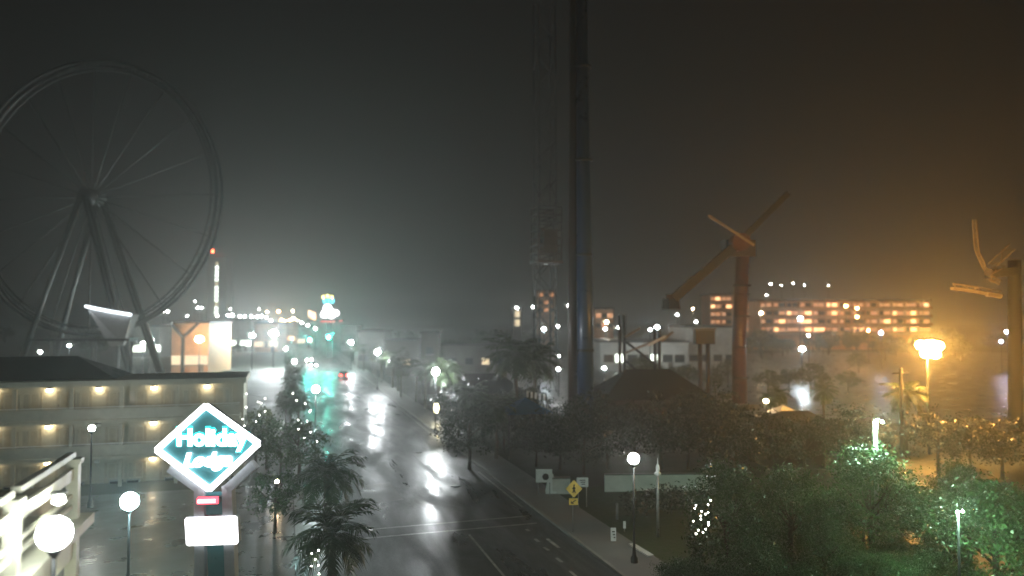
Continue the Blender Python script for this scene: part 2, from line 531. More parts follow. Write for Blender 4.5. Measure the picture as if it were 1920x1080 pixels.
obj('finial', M().lathe((p.x, p.y, p.z), [(0.06, -0.5), (0.2, -0.42), (0.2, -0.33), (0.09, -0.25), (0.13, -0.08), (0.10, 0.1), (0.03, 0.2), (0.02, 0.55)], 10), 'white_metal', t)

# ================================================================== PYLON SIGN
SD = 30.0
base = R(396, 1080, SD)
sg = thing('pylon_sign', 'tall motel pylon sign with white neon diamond and teal Holiday lettering', 'sign', (base.x, base.y, 0))
k = SD / F
srt, sup = rt.copy(), Vector((0, 0, 1))
tl = math.radians(2.2)
sr = srt * math.cos(tl) + sup * math.sin(tl)
su = sup * math.cos(tl) - srt * math.sin(tl) * 0.6
cen = R(391, 838, SD)
nf = -fh                                       # towards the viewer


def SP(px, py, dn=0.0):
    "point on the sign plane"
    return R(px, py, SD) + nf * dn


dia = [SP(387, 760), SP(486, 831), SP(394, 917), SP(295, 843)]
obj('cabinet', M().poly([cen + (p_ - cen) * 1.02 - nf * 0.45 for p_ in dia], 0.40, nf), 'dark_metal', sg)
pn = obj('panel', M().poly([cen + (p_ - cen) * 0.97 - nf * 0.045 for p_ in dia], 0.03, nf), 'teal_panel', sg)
for i in range(4):
    obj('neon_tube', M().tube([dia[i] + nf * 0.06, dia[(i + 1) % 4] + nf * 0.06], 0.115, 8), 'neon_white', sg)
# lettering
def text_mesh(body, off, ext, shear=0.0):
    cu = bpy.data.curves.new('lettering', 'FONT')
    cu.body = body
    cu.size = 1.0
    cu.offset = off
    cu.extrude = ext
    cu.shear = shear
    cu.resolution_u = 3
    o = bpy.data.objects.new('tmp', cu)
    C.objects.link(o)
    dg = bpy.context.evaluated_depsgraph_get()
    dg.update()
    me = bpy.data.meshes.new_from_object(o.evaluated_get(dg))
    bpy.data.objects.remove(o)
    return me


def lay_text(body, x0, x1, ytop, ybot, dy, m, off, dn, name, shear=0.0):
    "fit text to the box of sign pixels; dy = rise to the right"
    me = text_mesh(body, off, 0.02, shear)
    xs = [v.co.x for v in me.vertices]
    ys = [v.co.y for v in me.vertices]
    ax, bx, ay, by = min(xs), max(xs), min(ys), max(ys)
    for v in me.vertices:
        u = (v.co.x - ax) / (bx - ax)
        w = (v.co.y - ay) / (by - ay)
        p_ = SP(x0 + (x1 - x0) * u, ybot + (ytop - ybot) * w - dy * u, dn + v.co.z)
        v.co = (p_.x - base.x, p_.y - base.y, p_.z)
    me.materials.clear()
    me.materials.append(MATS[m])
    me.update()
    return obj(name, me, m, sg)


lay_text('Holiday', 331, 469, 799, 848, 0, 'neon_teal', 0.065, 0.03, 'letter_halo')
lay_text('Holiday', 334, 466, 803, 846, 0, 'neon_white', 0.03, 0.08, 'lettering')
lay_text('Lodge', 345, 437, 849, 884, 3, 'neon_white', 0.055, 0.08, 'lettering', 0.25)
# supports
for sx, xo, yo, xb in ((-1, 316, 878, 385), (1, 474, 872, 430)):
    xi = 372 if sx < 0 else 424
    obj('arm', M().beam(SP(xo, yo, -0.25), SP(xi, 918, -0.25), 0.36, 0.42, tuple(nf)), 'post_paint', sg)
    b0 = SP(xi, 912, -0.25)
    b1 = SP(xb - (12 if sx < 0 else 0), 1080, -0.25)
    e = b1 + (b1 - b0) * (b1.z / (b0.z - b1.z))
    obj('post', M().beam(b0, (e.x, e.y, 0), 0.40, 0.42, tuple(nf)), 'post_paint', sg)
b0, b1 = SP(398, 925, -0.3), SP(403, 1080, -0.3)
e = b1 + (b1 - b0) * (b1.z / (b0.z - b1.z))
obj('infill_panel', M().beam(b0, (e.x, e.y, 0.0), 0.75, 0.10, tuple(nf)), 'teal_panel', sg)
obj('red_light_box', M().beam(SP(374, 936, 0.0), SP(415, 935, 0.0), 0.34, 0.20, (0, 0, 1)), 'dark_metal', sg)
obj('red_neon', M().tube([SP(376, 936, 0.24), SP(413, 935, 0.24)], 0.15, 8), 'neon_red', sg)
obj('red_neon_core', M().tube([SP(378, 936, 0.34), SP(411, 935, 0.34)], 0.085, 8), 'neon_redcore', sg)
rb = [SP(347, 974), SP(350, 970), SP(441, 967), SP(445, 970), SP(447, 1016), SP(444, 1020), SP(354, 1023), SP(350, 1020)]
obj('reader_box', M().poly([p_ - nf * 0.32 for p_ in rb], 0.30, nf), 'post_paint', sg)
obj('reader_board', M().poly([p_ - nf * 0.018 for p_ in rb], 0.07, nf), 'panel_white', sg)

# ================================================================== MOTEL (left, three storeys)
my = None
pm = R(283, 730, 59)
my = pm.y                                       # facade plane, square to the street
def on_y(px, py, y):
    d = ray(px, py)
    return Vector((0, 0, CAMZ)) + d * (y / d.y)
mo = thing('motel', 'cream three-storey motel with rows of warm wall lamps under dark roof', 'motel', (-18, my, 0))
FH = 2.82
mx0, mx1 = -42.0, on_y(455, 730, my).x
zt = [2.75, 2.75 + FH, 2.75 + 2 * FH]
topz = pm.z + 0.72
fl = [topz - 0.35 - FH * i for i in range(3)]     # ceilings of the storeys
wy = my + 1.6
obj('wall', M().box(((mx0 + mx1) / 2, wy + 3.0, topz / 2 - 0.1), (mx1 - mx0, 6.0, topz - 0.2)), 'stucco', mo)
obj('roof_edge', M().box(((mx0 + mx1) / 2, my + 2.8, topz - 0.1), (mx1 - mx0 + 0.6, 7.4, 0.42)), 'stucco', mo)
rz0 = topz + 0.13
rx1 = on_y(215, 700, my).x
obj('roof', M().add([(mx0, my, rz0), (rx1, my + 0.5, rz0), (rx1, my + 7, rz0), (mx0, my + 7, rz0), (mx0, my + 3.4, rz0 + 1.7), (rx1 - 3.4, my + 3.4, rz0 + 1.7)],
    [(0, 1, 5, 4), (1, 2, 5), (2, 3, 4, 5), (3, 0, 4), (3, 2, 1, 0)]), 'dark_roof', mo)
bays = [on_y(x, 735, my).x for x in (82, 177, 283, 385)]
sp = (bays[3] - bays[0]) / 3
xs = [bays[0] - sp * i for i in (4, 3, 2, 1)] + bays
for i in range(3):
    c = fl[i]
    if i:
        obj('walkway', M().box(((mx0 + mx1) / 2, my + 0.75, c + 0.1), (mx1 - mx0 - 0.3, 1.7, 0.24)), 'stucco', mo)
    zf = c - FH + 0.24
    if i < 2:
        obj('parapet', M().box(((mx0 + mx1) / 2, my - 0.02, zf + 0.42), (mx1 - mx0 - 0.4, 0.10, 0.80)), 'stucco', mo)
        obj('handrail', M().box(((mx0 + mx1) / 2, my - 0.02, zf + 0.95), (mx1 - mx0 - 0.4, 0.07, 0.06)), 'white_metal', mo)
    for x in xs:
        lz = pm.z - FH * i
        dead = abs(x - bays[1]) < 0.1 and i > 0
        wl = obj('wall_lamp', M().lathe((x, wy - 0.24, lz), [(0.02, 0.17), (0.15, 0.13), (0.23, 0.0), (0.2, -0.1), (0.02, -0.14)], 10), 'white_metal' if dead else 'wall_warm', mo)
        obj('lamp_cap', M().lathe((x, wy - 0.24, lz), [(0.02, 0.26), (0.2, 0.2), (0.26, 0.12), (0.02, 0.16)], 10), 'dark_metal', wl)
        for s_ in (-1, 1):
            dx = x + s_ * 0.95
            dr = obj('door', M().box((dx, wy - 0.03, zf + 1.02), (0.92, 0.07, 2.04)), 'room_door', mo)
            obj('handle', M().ball((dx - s_ * 0.34, wy - 0.1, zf + 1.0), 0.05, 8), 'grey_metal', dr)
            wx = x + s_ * (sp / 2 - 0.62)
            wn = obj('window', M().box((wx, wy - 0.02, zf + 1.35), (1.0, 0.06, 1.15)), 'curtain', mo)
            fr = M()
            for zz in (-0.6, 0.6):
                fr.box((wx, wy - 0.045, zf + 1.35 + zz), (1.16, 0.06, 0.08))
            for xx in (-0.54, 0, 0.54):
                fr.box((wx + xx, wy - 0.047, zf + 1.35), (0.07, 0.06, 1.14))
            obj('frame', fr, 'stucco', wn)
            ac = obj('air_conditioner', M().box((wx + .1 * s_, wy - .2, zf + .42), (.95, .36, .48)), 'grey_metal', mo)
            obj('grille', M().box((wx + .1 * s_, wy - .39, zf + .42), (.8, .03, .34)), 'dark_metal', ac)
        obj('column', M().box((x + sp / 2, my + 0.06, zf + (FH - 0.3) / 2), (0.24, 0.22, FH - 0.45)), 'stucco', mo)

# ================================================================== ROOFTOP TERRACE of the near wing
tw = thing('terrace_wing', 'cream near building wing with brightly lit terrace railings', 'building', (-7.5, 19, 0))
tx = -5.85
obj('wall', M().box((-10.2, 17.0, 3.5), (7.6, 15.4, 7.0)), 'terrace', tw)
obj('deck', M().box((-9.4, 17.0, 7.15), (8.0, 15.8, 0.28)), 'terrace', tw)
for yy in (9.5, 14.4, 19.4, 24.4):
    obj('column', M().box((tx, yy, 4.3), (0.3, 0.3, 9.25 - 0.2)), 'terrace', tw)
    obj('column_cap', M().box((tx, yy, 8.9), (0.42, 0.42, 0.14)), 'terrace', tw)
for y0, y1 in ((9.7, 14.2), (14.6, 19.2), (19.6, 24.2)):
    for z, h, w in ((9.12, 0.14, 0.2), (8.55, 0.32, 0.10), (7.95, 0.10, 0.09), (7.65, 0.10, 0.09), (6.4, 0.4, 0.14), (5.0, 0.14, 0.12), (4.5, 0.14, 0.12)):
        obj('rail', M().box((tx, (y0 + y1) / 2, z), (w, y1 - y0 - 0.02, h)), 'terrace', tw)
for yy, z in ((16.9, 5.9), (22.2, 5.9), (21.6, 8.4), (14.9, 8.2)):
    lm = obj('deck_lamp', M().lathe((-5.5, yy, z), [(0.02, 0.14), (0.13, 0.1), (0.16, -0.05), (0.02, -0.12)], 10), glow('deck_%g_%g' % (yy, z), (0.93, 1.0, 0.82), 60), tw)
    obj('lamp_cap', M().box((-5.5, yy, z + 0.19), (0.34, 0.34, 0.05)), 'white_metal', lm)

# ================================================================== BIG WHEEL
WD = 142.0
hub = R(172, 370, WD)
Rw = 262 * WD / F * 0.985
wx_ = (rt - fh * 0.14).normalized()               # in-plane horizontal
wn_ = wx_.cross(Vector((0, 0, 1)))
wh = thing('observation_wheel', 'giant unlit white observation wheel with thin spokes behind the motel', 'ferris wheel', (hub.x, hub.y, 0))


def wp(a, r, dn=0.0):
    return hub + wx_ * (math.cos(a) * r) + Vector((0, 0, math.sin(a) * r)) + wn_ * dn


NS = 60
for dn in (-0.8, 0.8):
    obj('rim', M().tube([wp(2 * math.pi * i / NS, Rw, dn) for i in range(NS + 1)], 0.28, 6, False), 'wheel_paint', wh)
    obj('inner_rim', M().tube([wp(2 * math.pi * i / NS, Rw - 1.3, dn) for i in range(NS + 1)], 0.16, 6, False), 'wheel_paint', wh)
for i in range(NS):
    a = 2 * math.pi * i / NS
    obj('rim_tie', M().tube([wp(a, Rw, -0.8), wp(a + math.pi / NS, Rw - 1.3, 0.8), wp(a + 2 * math.pi / NS, Rw, -0.8)], 0.07, 5), 'wheel_paint', wh)
for i in range(20):
    a = math.radians(90 + 18 * i)
    obj('spoke', M().tube([wp(a, 0.8, 0), wp(a, Rw - 0.6, 0)], [0.12, 0.09], 6), 'wheel_paint', wh)
obj('hub', M().tube([hub - wn_ * 2.2, hub + wn_ * 2.2], 1.5, 16), 'wheel_paint', wh)
for sx in (-1, 1):
    for dn in (-4.5, 4.5):
        foot = hub + wx_ * (sx * 12.5) + wn_ * dn
        for q in (0, 0.85):
            obj('leg', M().tube([hub + wn_ * (dn * 0.5) + wx_ * (q * sx), (foot.x + wx_.x * q, foot.y + wx_.y * q, 0)], [0.34, 0.42], 8), 'wheel_paint', wh)
for px in (93, 172, 240):
    pp = R(px, 640, WD - 10)
    for o_ in (0, 0.7):
        obj('station_post', M().tube([(pp.x + o_, pp.y, 0), (pp.x + o_, pp.y, pp.z)], 0.14, 6), 'wheel_paint', wh)
ca = R(60, 640, WD - 10)
cb = R(250, 640, WD - 10)
obj('station_canopy', M().beam((ca.x, ca.y, ca.z + 0.3), (cb.x, cb.y, cb.z + 0.3), 3.0, 0.4), 'wheel_paint', wh)

# lit canopy ride beside the wheel
pc = R(203, 583, 132)
cr = thing('canopy_ride', 'small ride with a tilted glowing white canopy edge beside the wheel', 'ride', (pc.x, pc.y, 0))
a, b = R(160, 574, 132), R(246, 590, 132)
obj('light_strip', M().tube([a, (a * 0.5 + b * 0.5) - Vector((0, 0, 0.1)), b], 0.22, 8), glow('strip_cool', (0.85, 0.92, 1.0), 5), cr)
ap = R(222, 648, 133)
obj('canopy', M().add([a + fh * .3, b + fh * .3, b + fh * 3, a + fh * 3, (ap.x - 1.5, ap.y, ap.z), (ap.x + .8, ap.y, ap.z), (ap.x + .8, ap.y + 1.5, ap.z), (ap.x - 1.5, ap.y + 1.5, ap.z)],
    [(0, 1, 5, 4), (1, 2, 6, 5), (2, 3, 7, 6), (3, 0, 4, 7), (3, 2, 1, 0), (4, 5, 6, 7)]), 'white_metal', cr)
obj('mast', M().tube([(ap.x - .3, ap.y + .7, 0), (ap.x - .3, ap.y + .7, ap.z + 1)], 0.4, 8), 'grey_metal', cr)

# ================================================================== SLINGSHOT TOWERS
p = G(1095, 792)
dT = p.dot(fh)
q = R(1095, 300, dT)
s1 = thing('slingshot_tower', 'towering slingshot ride mast, dark blue tube beside rust-red tube', 'ride tower', (p.x, p.y, 0))
pb, pr = R(1097, 590, dT), R(1076, 590, dT)
pt, pu = R(1090, 0, dT), R(1076, 0, dT)
ex = 1.32
obj('blue_mast', M().tube([(pb.x, pb.y, 0), (pb.x, pb.y, 14), pt + (pt - Vector((pb.x, pb.y, pb.z))) * 0.35], [1.02, 1.0, 0.62], 16), 'blue_steel', s1)
obj('red_mast', M().tube([(pr.x, pr.y + .5, 0), (pr.x, pr.y + .5, 14), pu + (pu - Vector((pr.x, pr.y, pr.z))) * 0.35], [0.6, 0.58, 0.45], 12), 'rust_steel', s1)
for z in range(6, 72, 8):
    zb = M().beam((pb.x - 0.9, pb.y + 0.3, z), (pr.x, pr.y + .5, z), 0.3)
    obj('tie', zb, 'dark_metal', s1)
for z in (9, 21, 33, 45, 57):
    f_ = min(1, max(0, (z - 14) / 56))
    cx_ = pb.x + (pt.x - pb.x) * f_
    obj('flange', M().lathe((cx_, pb.y + (pt.y - pb.y) * f_, z), [(.9, -.16), (1.12, -.14), (1.12, .14), (.9, .16)], 16), 'dark_metal', s1)
obj('footing', M().box((p.x - 0.3, p.y, 0.35), (5, 4, 0.7)), 'concrete', s1)


def lattice(t, c, w, z0, z1, step, m, r=0.08):
    for sx in (-1, 1):
        for sy in (-1, 1):
            obj('chord', M().tube([(c.x + sx * w / 2, c.y + sy * w / 2, z0), (c.x + sx * w / 2, c.y + sy * w / 2, z1)], r * 1.5, 6), m, t)
    z, fl_ = z0, 1
    while z < z1 - 0.1:
        zz = min(z + step, z1)
        for sy in (-1, 1):
            obj('brace', M().tube([(c.x - fl_ * w / 2, c.y + sy * w / 2, z), (c.x + fl_ * w / 2, c.y + sy * w / 2, zz)], r, 5), m, t)
            obj('brace', M().tube([(c.x + sy * w / 2, c.y - fl_ * w / 2, z), (c.x + sy * w / 2, c.y + fl_ * w / 2, zz)], r, 5), m, t)
        z, fl_ = zz, -fl_


p = R(1022, 690, 132)
s2 = thing('lattice_tower', 'tall faint lattice tower with a dark hanging carriage behind the slingshot mast', 'ride tower', (p.x, p.y, 0))
lattice(s2, Vector((p.x, p.y, 0)), 3.1, 0, 70, 3.4, 'dark_metal', 0.06)
c1, c2 = R(1024, 390, 130), R(1024, 490, 130)
cg = M()
for sx in (-1, 1):
    for sy in (-1, 1):
        cg.beam((c1.x + sx * 2.1, c1.y + sy * 2.0, c2.z), (c1.x + sx * 2.1, c1.y + sy * 2.0, c1.z), .26)
nz = 7
for i in range(nz + 1):
    z = c2.z + (c1.z - c2.z) * i / nz
    for sy in (-1, 1):
        cg.beam((c1.x - 2.1, c1.y + sy * 2.0, z), (c1.x + 2.1, c1.y + sy * 2.0, z), .2)
        cg.beam((c1.x + sy * 2.1, c1.y - 2.0, z), (c1.x + sy * 2.1, c1.y + 2.0, z), .2)
        if i < nz:
            z2 = c2.z + (c1.z - c2.z) * (i + 1) / nz
            cg.beam((c1.x - 2.1, c1.y + sy * 2.0, z), (c1.x + 2.1, c1.y + sy * 2.0, z2), .16)
cg.box((c1.x + .4, c1.y, (c1.z + c2.z) / 2 - 1.2), (2.6, 2.4, 4.2))
obj('carriage', cg, 'dark_metal', s2)
obj('carriage_trim', M().box((c1.x, c1.y, c2.z - .25), (4.7, 4.5, 0.3)), 'rust_steel', s2)

# ================================================================== RED SWING-ARM RIDE
p = G(1387, 766)
dR = p.dot(fh)
rd = thing('swing_arm_ride', 'rust-red column ride with a long diagonal swinging arm over the huts', 'ride', (p.x, p.y, 0))
tp = R(1393, 478, dR)
obj('column', M().tube([(p.x, p.y, 0), (p.x, p.y, 10), (tp.x, tp.y, tp.z)], [1.15, 1.0, 0.95], 12), 'red_steel', rd)
obj('head', M().box((tp.x - 0.8, tp.y, tp.z + 0.9), (4.4, 2.2, 2.4), -0.2), 'rust_steel', rd)
ae, au = R(1262, 560, dR - 3), R(1478, 362, dR - 3)
hb = R(1385, 455, dR - 2.4)
obj('arm', M().beam(hb, ae, 1.1, 1.2), 'ride_black', rd)
obj('counter_arm', M().beam(hb, au, 0.8, 0.8), 'ride_black', rd)
obj('pivot', M().tube([hb - nf * 1.2, hb + nf * 1.6], 1.25, 14), 'red_steel', rd)
cx = R(1258, 570, dR - 3)
cb_ = obj('gondola', M().box((cx.x, cx.y, cx.z), (2.1, 1.6, 1.5), 0.2, 0.85), 'dark_metal', rd)
obj('seat_back', M().box((cx.x, cx.y - 0.2, cx.z + 1.0), (1.7, 0.4, 0.7), 0.2), 'rust_steel', cb_)
obj('lit_bar', M().beam(R(1328, 404, dR - 4), R(1414, 460, dR - 4), 0.3, 0.34), 'beam_steel', rd)
obj('pedestal', M().box((p.x, p.y, 0.4), (4, 4, 0.8)), 'concrete', rd)
for f_ in (.2, .4, .6, .8):
    obj('flange', M().lathe((p.x + (tp.x - p.x) * f_, p.y + (tp.y - p.y) * f_, tp.z * f_), [(.9, -.14), (1.22, -.12), (1.22, .12), (.9, .14)], 14), 'rust_steel', rd)
u_ = rt * 0.95
for i in range(14):
    z = 1.2 + i * (tp.z - 2) / 14
    obj('ladder_rung', M().beam(Vector((p.x, p.y, z)) + nf * 1.16 - rt * .22, Vector((p.x, p.y, z)) + nf * 1.16 + rt * .22, .06), 'dark_metal', rd)
for s_ in (-1, 1):
    obj('arm_rail', M().beam(hb.lerp(ae, .08) + Vector((0, 0, .75)) + nf * (.45 * s_), hb.lerp(ae, .95) + Vector((0, 0, .75)) + nf * (.45 * s_), .09), 'dark_metal', rd)

# box on two posts
p = R(1320, 632, 112)
bx_ = thing('elevated_box', 'dark square cabinet raised on two tall posts before the white building', 'sign', (p.x, p.y, 0))
obj('cabinet', M().box((p.x, p.y, p.z), (2.9, 1.4, 2.1), -0.25), 'hut', bx_)
obj('cap', M().box((p.x, p.y, p.z + 1.2), (3.2, 1.7, 0.22), -0.25), 'dark_metal', bx_)
for o_ in (-0.72, 0.62):
    obj('post', M().tube([(p.x + o_, p.y, 0), (p.x + o_, p.y, p.z - 1)], 0.34, 8), 'rust_steel', bx_)

# X-braced gantry
ga, gb = R(1166, 690, 118), R(1232, 690, 118)
gt = thing('braced_gantry', 'steel gantry with crossed diagonal bracing in front of the lit white building', 'gantry', (ga.x, ga.y, 0))
zt_ = R(1166, 590, 118).z
zq = R(1232, 620, 118).z
for pa, z in ((ga, zt_), (gb, zq)):
    for o_ in (-.35, .45):
        obj('post', M().tube([(pa.x + o_, pa.y, 0), (pa.x + o_, pa.y, z)], 0.26, 8), 'dark_metal', gt)
for (x0, y0, x1, y1) in ((1172, 640, 1232, 685), (1172, 662, 1236, 636), (1172, 632, 1200, 615), (1172, 676, 1200, 700), (1240, 640, 1262, 622)):
    obj('brace', M().tube([R(x0, y0, 117.4), R(x1, y1, 117.4)], 0.19, 6), 'beam_steel' if y1 < y0 else 'dark_metal', gt)
obj('lit_arm', M().beam(R(1215, 648, 117), R(1248, 630, 117), 0.5, 0.35), 'white_metal', gt)

# ================================================================== RIGHT-HAND RIDE (half out of frame)
def truss(a, b, w):
    "two chords with zigzag lacing"
    a, b = Vector(a), Vector(b)
    u = (b - a).normalized().cross(nf).normalized() * (w / 2)
    m_ = M().beam(a - u, b - u, .11).beam(a + u, b + u, .11)
    n_ = max(3, int((b - a).length / (w * 1.1)))
    for i in range(n_):
        s0 = u if i % 2 else -u
        m_.beam(a.lerp(b, i / n_) + s0, a.lerp(b, (i + 1) / n_) - s0, .07)
    return m_


p = R(1902, 700, 84)
rr = thing('arm_ride', 'tall dark ride column with orange-lit fanned arms above the car park', 'ride', (p.x, p.y, 0))
tp = R(1902, 488, 84)
obj('column', M().tube([(p.x, p.y, 0), (tp.x, tp.y, tp.z)], [0.8, 0.65], 12), 'ride_black', rr)
obj('platform', truss(R(1786, 537, 79), R(1876, 551, 80), 0.62), 'beam_steel', rr)
obj('deck', M().beam(R(1786, 540, 79.3), R(1876, 554, 80.3), 0.7, 0.2), 'beam_steel', rr)
obj('platform_rail', M().beam(R(1850, 553, 78.6), R(1876, 558, 79), 0.3, 0.25), 'beam_steel', rr)
for (x0, y0, x1, y1, w) in ((1858, 500, 1898, 462, 1.0), (1854, 512, 1882, 495, 0.7), (1856, 520, 1876, 530, 0.55), (1848, 506, 1832, 470, 0.4), (1832, 470, 1827, 412, 0.5)):
    obj('arm', truss(R(x0, y0, 80), R(x1, y1, 80), w * 0.8), 'beam_steel', rr)
obj('hub', M().tube([R(1853, 510, 79.6), R(1853, 510, 82)], 0.42, 12), 'rust_steel', rr)
obj('boom', M().beam(R(1853, 514, 81.5), R(1902, 508, 83.2), 0.9, 0.9), 'ride_black', rr)

# ================================================================== BUILDINGS ON THE RIGHT
def slab_building(name, label, px0, px1, ytop, depth, deep, m, roof='dark_roof', cat='building', group=None, windows=None, wm='win_white', zs=None, door=True):
    a, b = R(px0, ytop, depth), R(px1, ytop, depth)
    c = (a + b) / 2
    w = (b - a).length
    h = a.z
    c0 = Vector((c.x, c.y, 0)) + fh * (deep / 2)
    t = thing(name, label, cat, (c0.x, c0.y, 0), group)
    rz = -YAW
    obj('wall', M().box((c0.x, c0.y, h / 2), (w, deep, h), rz), m, t)
    obj('roof', M().box((c0.x, c0.y, h + 0.2), (w + 0.6, deep + 0.6, 0.4), rz), roof, t)
    u = rt
    f0 = Vector((c.x, c.y, 0)) - fh * 0.03
    if windows:
        nx, wz, ww, hh = windows
        for z in wz:
            for i in range(nx):
                s_ = (i + 0.5) / nx - 0.5
                q = f0 + u * (s_ * w * 0.94)
                lit = wm if not isinstance(wm, (list, tuple)) else wm[(i * 7 + int(z * 3)) % len(wm)]
                wn = obj('window', M().box((q.x, q.y, z), (ww, 0.1, hh), rz), lit, t)
                obj('sill', M().box((q.x, q.y, z - hh / 2 - 0.1), (ww + 0.3, 0.3, 0.12), rz), 'concrete', wn)
    if door:
        q = f0 + u * (w * 0.3)
        obj('door', M().box((q.x, q.y, 1.1), (1.2, 0.12, 2.2), rz), 'door', t)
    return t


slab_building('store_building', 'long white flat-roofed store building lit by floodlights behind the rides', 1125, 1290, 642, 184, 22, 'white_wall', windows=(7, (3.2,), 2.4, 1.8), wm=['glass', 'win_white', 'glass'])
slab_building('store_building', 'taller white block with a blank lit wall behind the elevated cabinet', 1286, 1382, 614, 190, 20, 'white_wall', windows=(4, (3.0,), 2.2, 1.6), wm='glass')


def balcony_hotel(px0, px1, ytop, depth, rows, nb, label, zstep=3.4):
    a, b = R(px0, ytop, depth), R(px1, ytop, depth)
    c = (a + b) / 2
    w = (b - a).length
    h = a.z
    t = thing('hotel', label, 'hotel', (c.x, c.y, 0))
    rz = -YAW
    cc = c + fh * 8
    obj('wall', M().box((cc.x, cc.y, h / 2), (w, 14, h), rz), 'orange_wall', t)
    obj('roof', M().box((cc.x, cc.y, h + 0.3), (w + 1, 15.4, 0.6), rz), 'dark_roof', t)
    u = rt
    for r_ in range(rows):
        z = h - 1.9 - r_ * zstep
        q = c
        obj('balcony_slab', M().box((q.x, q.y, z - 1.5), (w, 2.4, 0.3), rz), 'white_wall', t)
        obj('balustrade', M().box((q.x - fh.x * 1.15, q.y - fh.y * 1.15, z - 0.95), (w, 0.1, 0.8), rz), 'orange_wall', t)
        for i in range(nb):
            s_ = ((i + 0.5) / nb - 0.5) * w
            q = c + u * s_ + fh * 0.93
            k_ = rnd.random()
            if k_ < 0.16:
                mm = 'glass'
            elif k_ < 0.8:
                mm = 'win_orange'
            else:
                mm = 'win_orangehot'
            obj('window', M().box((q.x, q.y, z - 0.1), (w / nb * rnd.uniform(0.7, 0.97), 0.1, 2.1), rz), mm, t)
            if i % 2 == 0:
                q2 = c + u * (((i) / nb - 0.5) * w)
                obj('partition', M().box((q2.x, q2.y, z + 0.1), (0.25, 2.1, 2.9), rz), 'orange_wall', t)
    return t


balcony_hotel(1424, 1745, 564, 310, 4, 26, 'long orange-lit hotel with stacked open balconies across the car park')
balcony_hotel(1331, 1404, 553, 330, 5, 7, 'short orange-lit hotel block with a pale lit stairwell behind the red column')
for px, py in ((1586, 574), (1607, 578), (1607, 594)):
    mast_lamp(px, py, 296, 'lamp_amberfar', .55, 'glaring amber light on a mast close before the long orange hotel', 'amber masts before the hotel')
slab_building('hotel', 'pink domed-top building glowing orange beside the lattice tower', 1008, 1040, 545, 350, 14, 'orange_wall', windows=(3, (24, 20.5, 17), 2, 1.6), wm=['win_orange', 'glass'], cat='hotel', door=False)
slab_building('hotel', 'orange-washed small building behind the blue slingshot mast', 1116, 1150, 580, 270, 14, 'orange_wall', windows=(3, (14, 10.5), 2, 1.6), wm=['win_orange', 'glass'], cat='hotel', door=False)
slab_building('hotel', 'narrow dark block with one bright lit corner column behind the palms', 962, 978, 580, 252, 12, 'hut', windows=(1, (14.5, 11.5), 1.6, 2.2), wm='win_warm', cat='building', door=False)
slab_building('tower_block', 'slender distant apartment tower with a bright vertical stair light', 390, 424, 484, 620, 16, 'hut', windows=(1, tuple(18 + 3.4 * i for i in range(13)), 2.6, 2.2), wm=['win_white', 'win_white', 'win_warm'], cat='tower', door=False)
p = R(398, 471, 620)
t = thing('beacon', 'red aircraft warning beacon on top of the slender distant tower', 'beacon', (p.x, p.y, p.z - 5.0))
obj('mast', M().tube([(p.x, p.y, p.z - 5.0), (p.x, p.y, p.z)], 0.3, 6), 'dark_metal', t)
obj('lamp', M().ball((p.x, p.y, p.z), 1.2, 10), 'red_beacon', t)
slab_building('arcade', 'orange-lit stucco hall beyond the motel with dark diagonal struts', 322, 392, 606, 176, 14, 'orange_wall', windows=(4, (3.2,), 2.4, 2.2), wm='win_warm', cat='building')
p0, p1, p2 = R(322, 608, 173), R(343, 632, 173), R(372, 606, 173)
t = thing('v_strut', 'dark V-shaped strut frame in front of the orange-lit stucco hall', 'frame', (p1.x, p1.y, 0))
obj('strut', M().beam(p0, p1, 0.6), 'dark_metal', t)
obj('strut', M().beam(p2, p1, 0.6), 'dark_metal', t)
obj('post', M().tube([(p1.x, p1.y, 0), (p1.x, p1.y, p1.z + .2)], 0.4, 8), 'dark_metal', t)
for px0, px1, yt, d, m_, wm in ((425, 470, 600, 300, 'white_wall', 'win_white'), (478, 520, 606, 290, 'orange_wall', 'win_warm'), (250, 300, 612, 250, 'white_wall', 'win_white'), (523, 552, 603, 380, 'orange_wall', 'win_orangehot'), (560, 584, 612, 330, 'white_wall', 'win_warm')):
    slab_building('shop', 'low lit shop in the far strip left of the street', px0, px1, yt, d, 12, m_, windows=(5, (3.0,), 2.6, 2.0), wm=[wm, wm, 'glass'], cat='shop', group='low lit shops left of the street')
for px0, px1, yt, d, m_ in ((672, 720, 622, 190, 'dim_wall'), (722, 786, 640, 170, 'hut'), (640, 668, 612, 300, 'dim_wall'), (830, 960, 648, 175, 'dim_wall')):
    slab_building('shop', 'low dim shop building behind the pavement palms', px0, px1, yt, d, 12, m_, windows=(4, (3.0,), 1.8, 1.5), wm=['glass', 'glass', 'win_warm'], cat='shop', group='dim shops behind the pavement palms')
slab_building('sign_tower', 'dark square stair tower above the roadside palms', 790, 822, 626, 128, 4, 'hut', cat='tower', door=False, windows=(1, (7.5,), 1.2, 1.2), wm='glass')

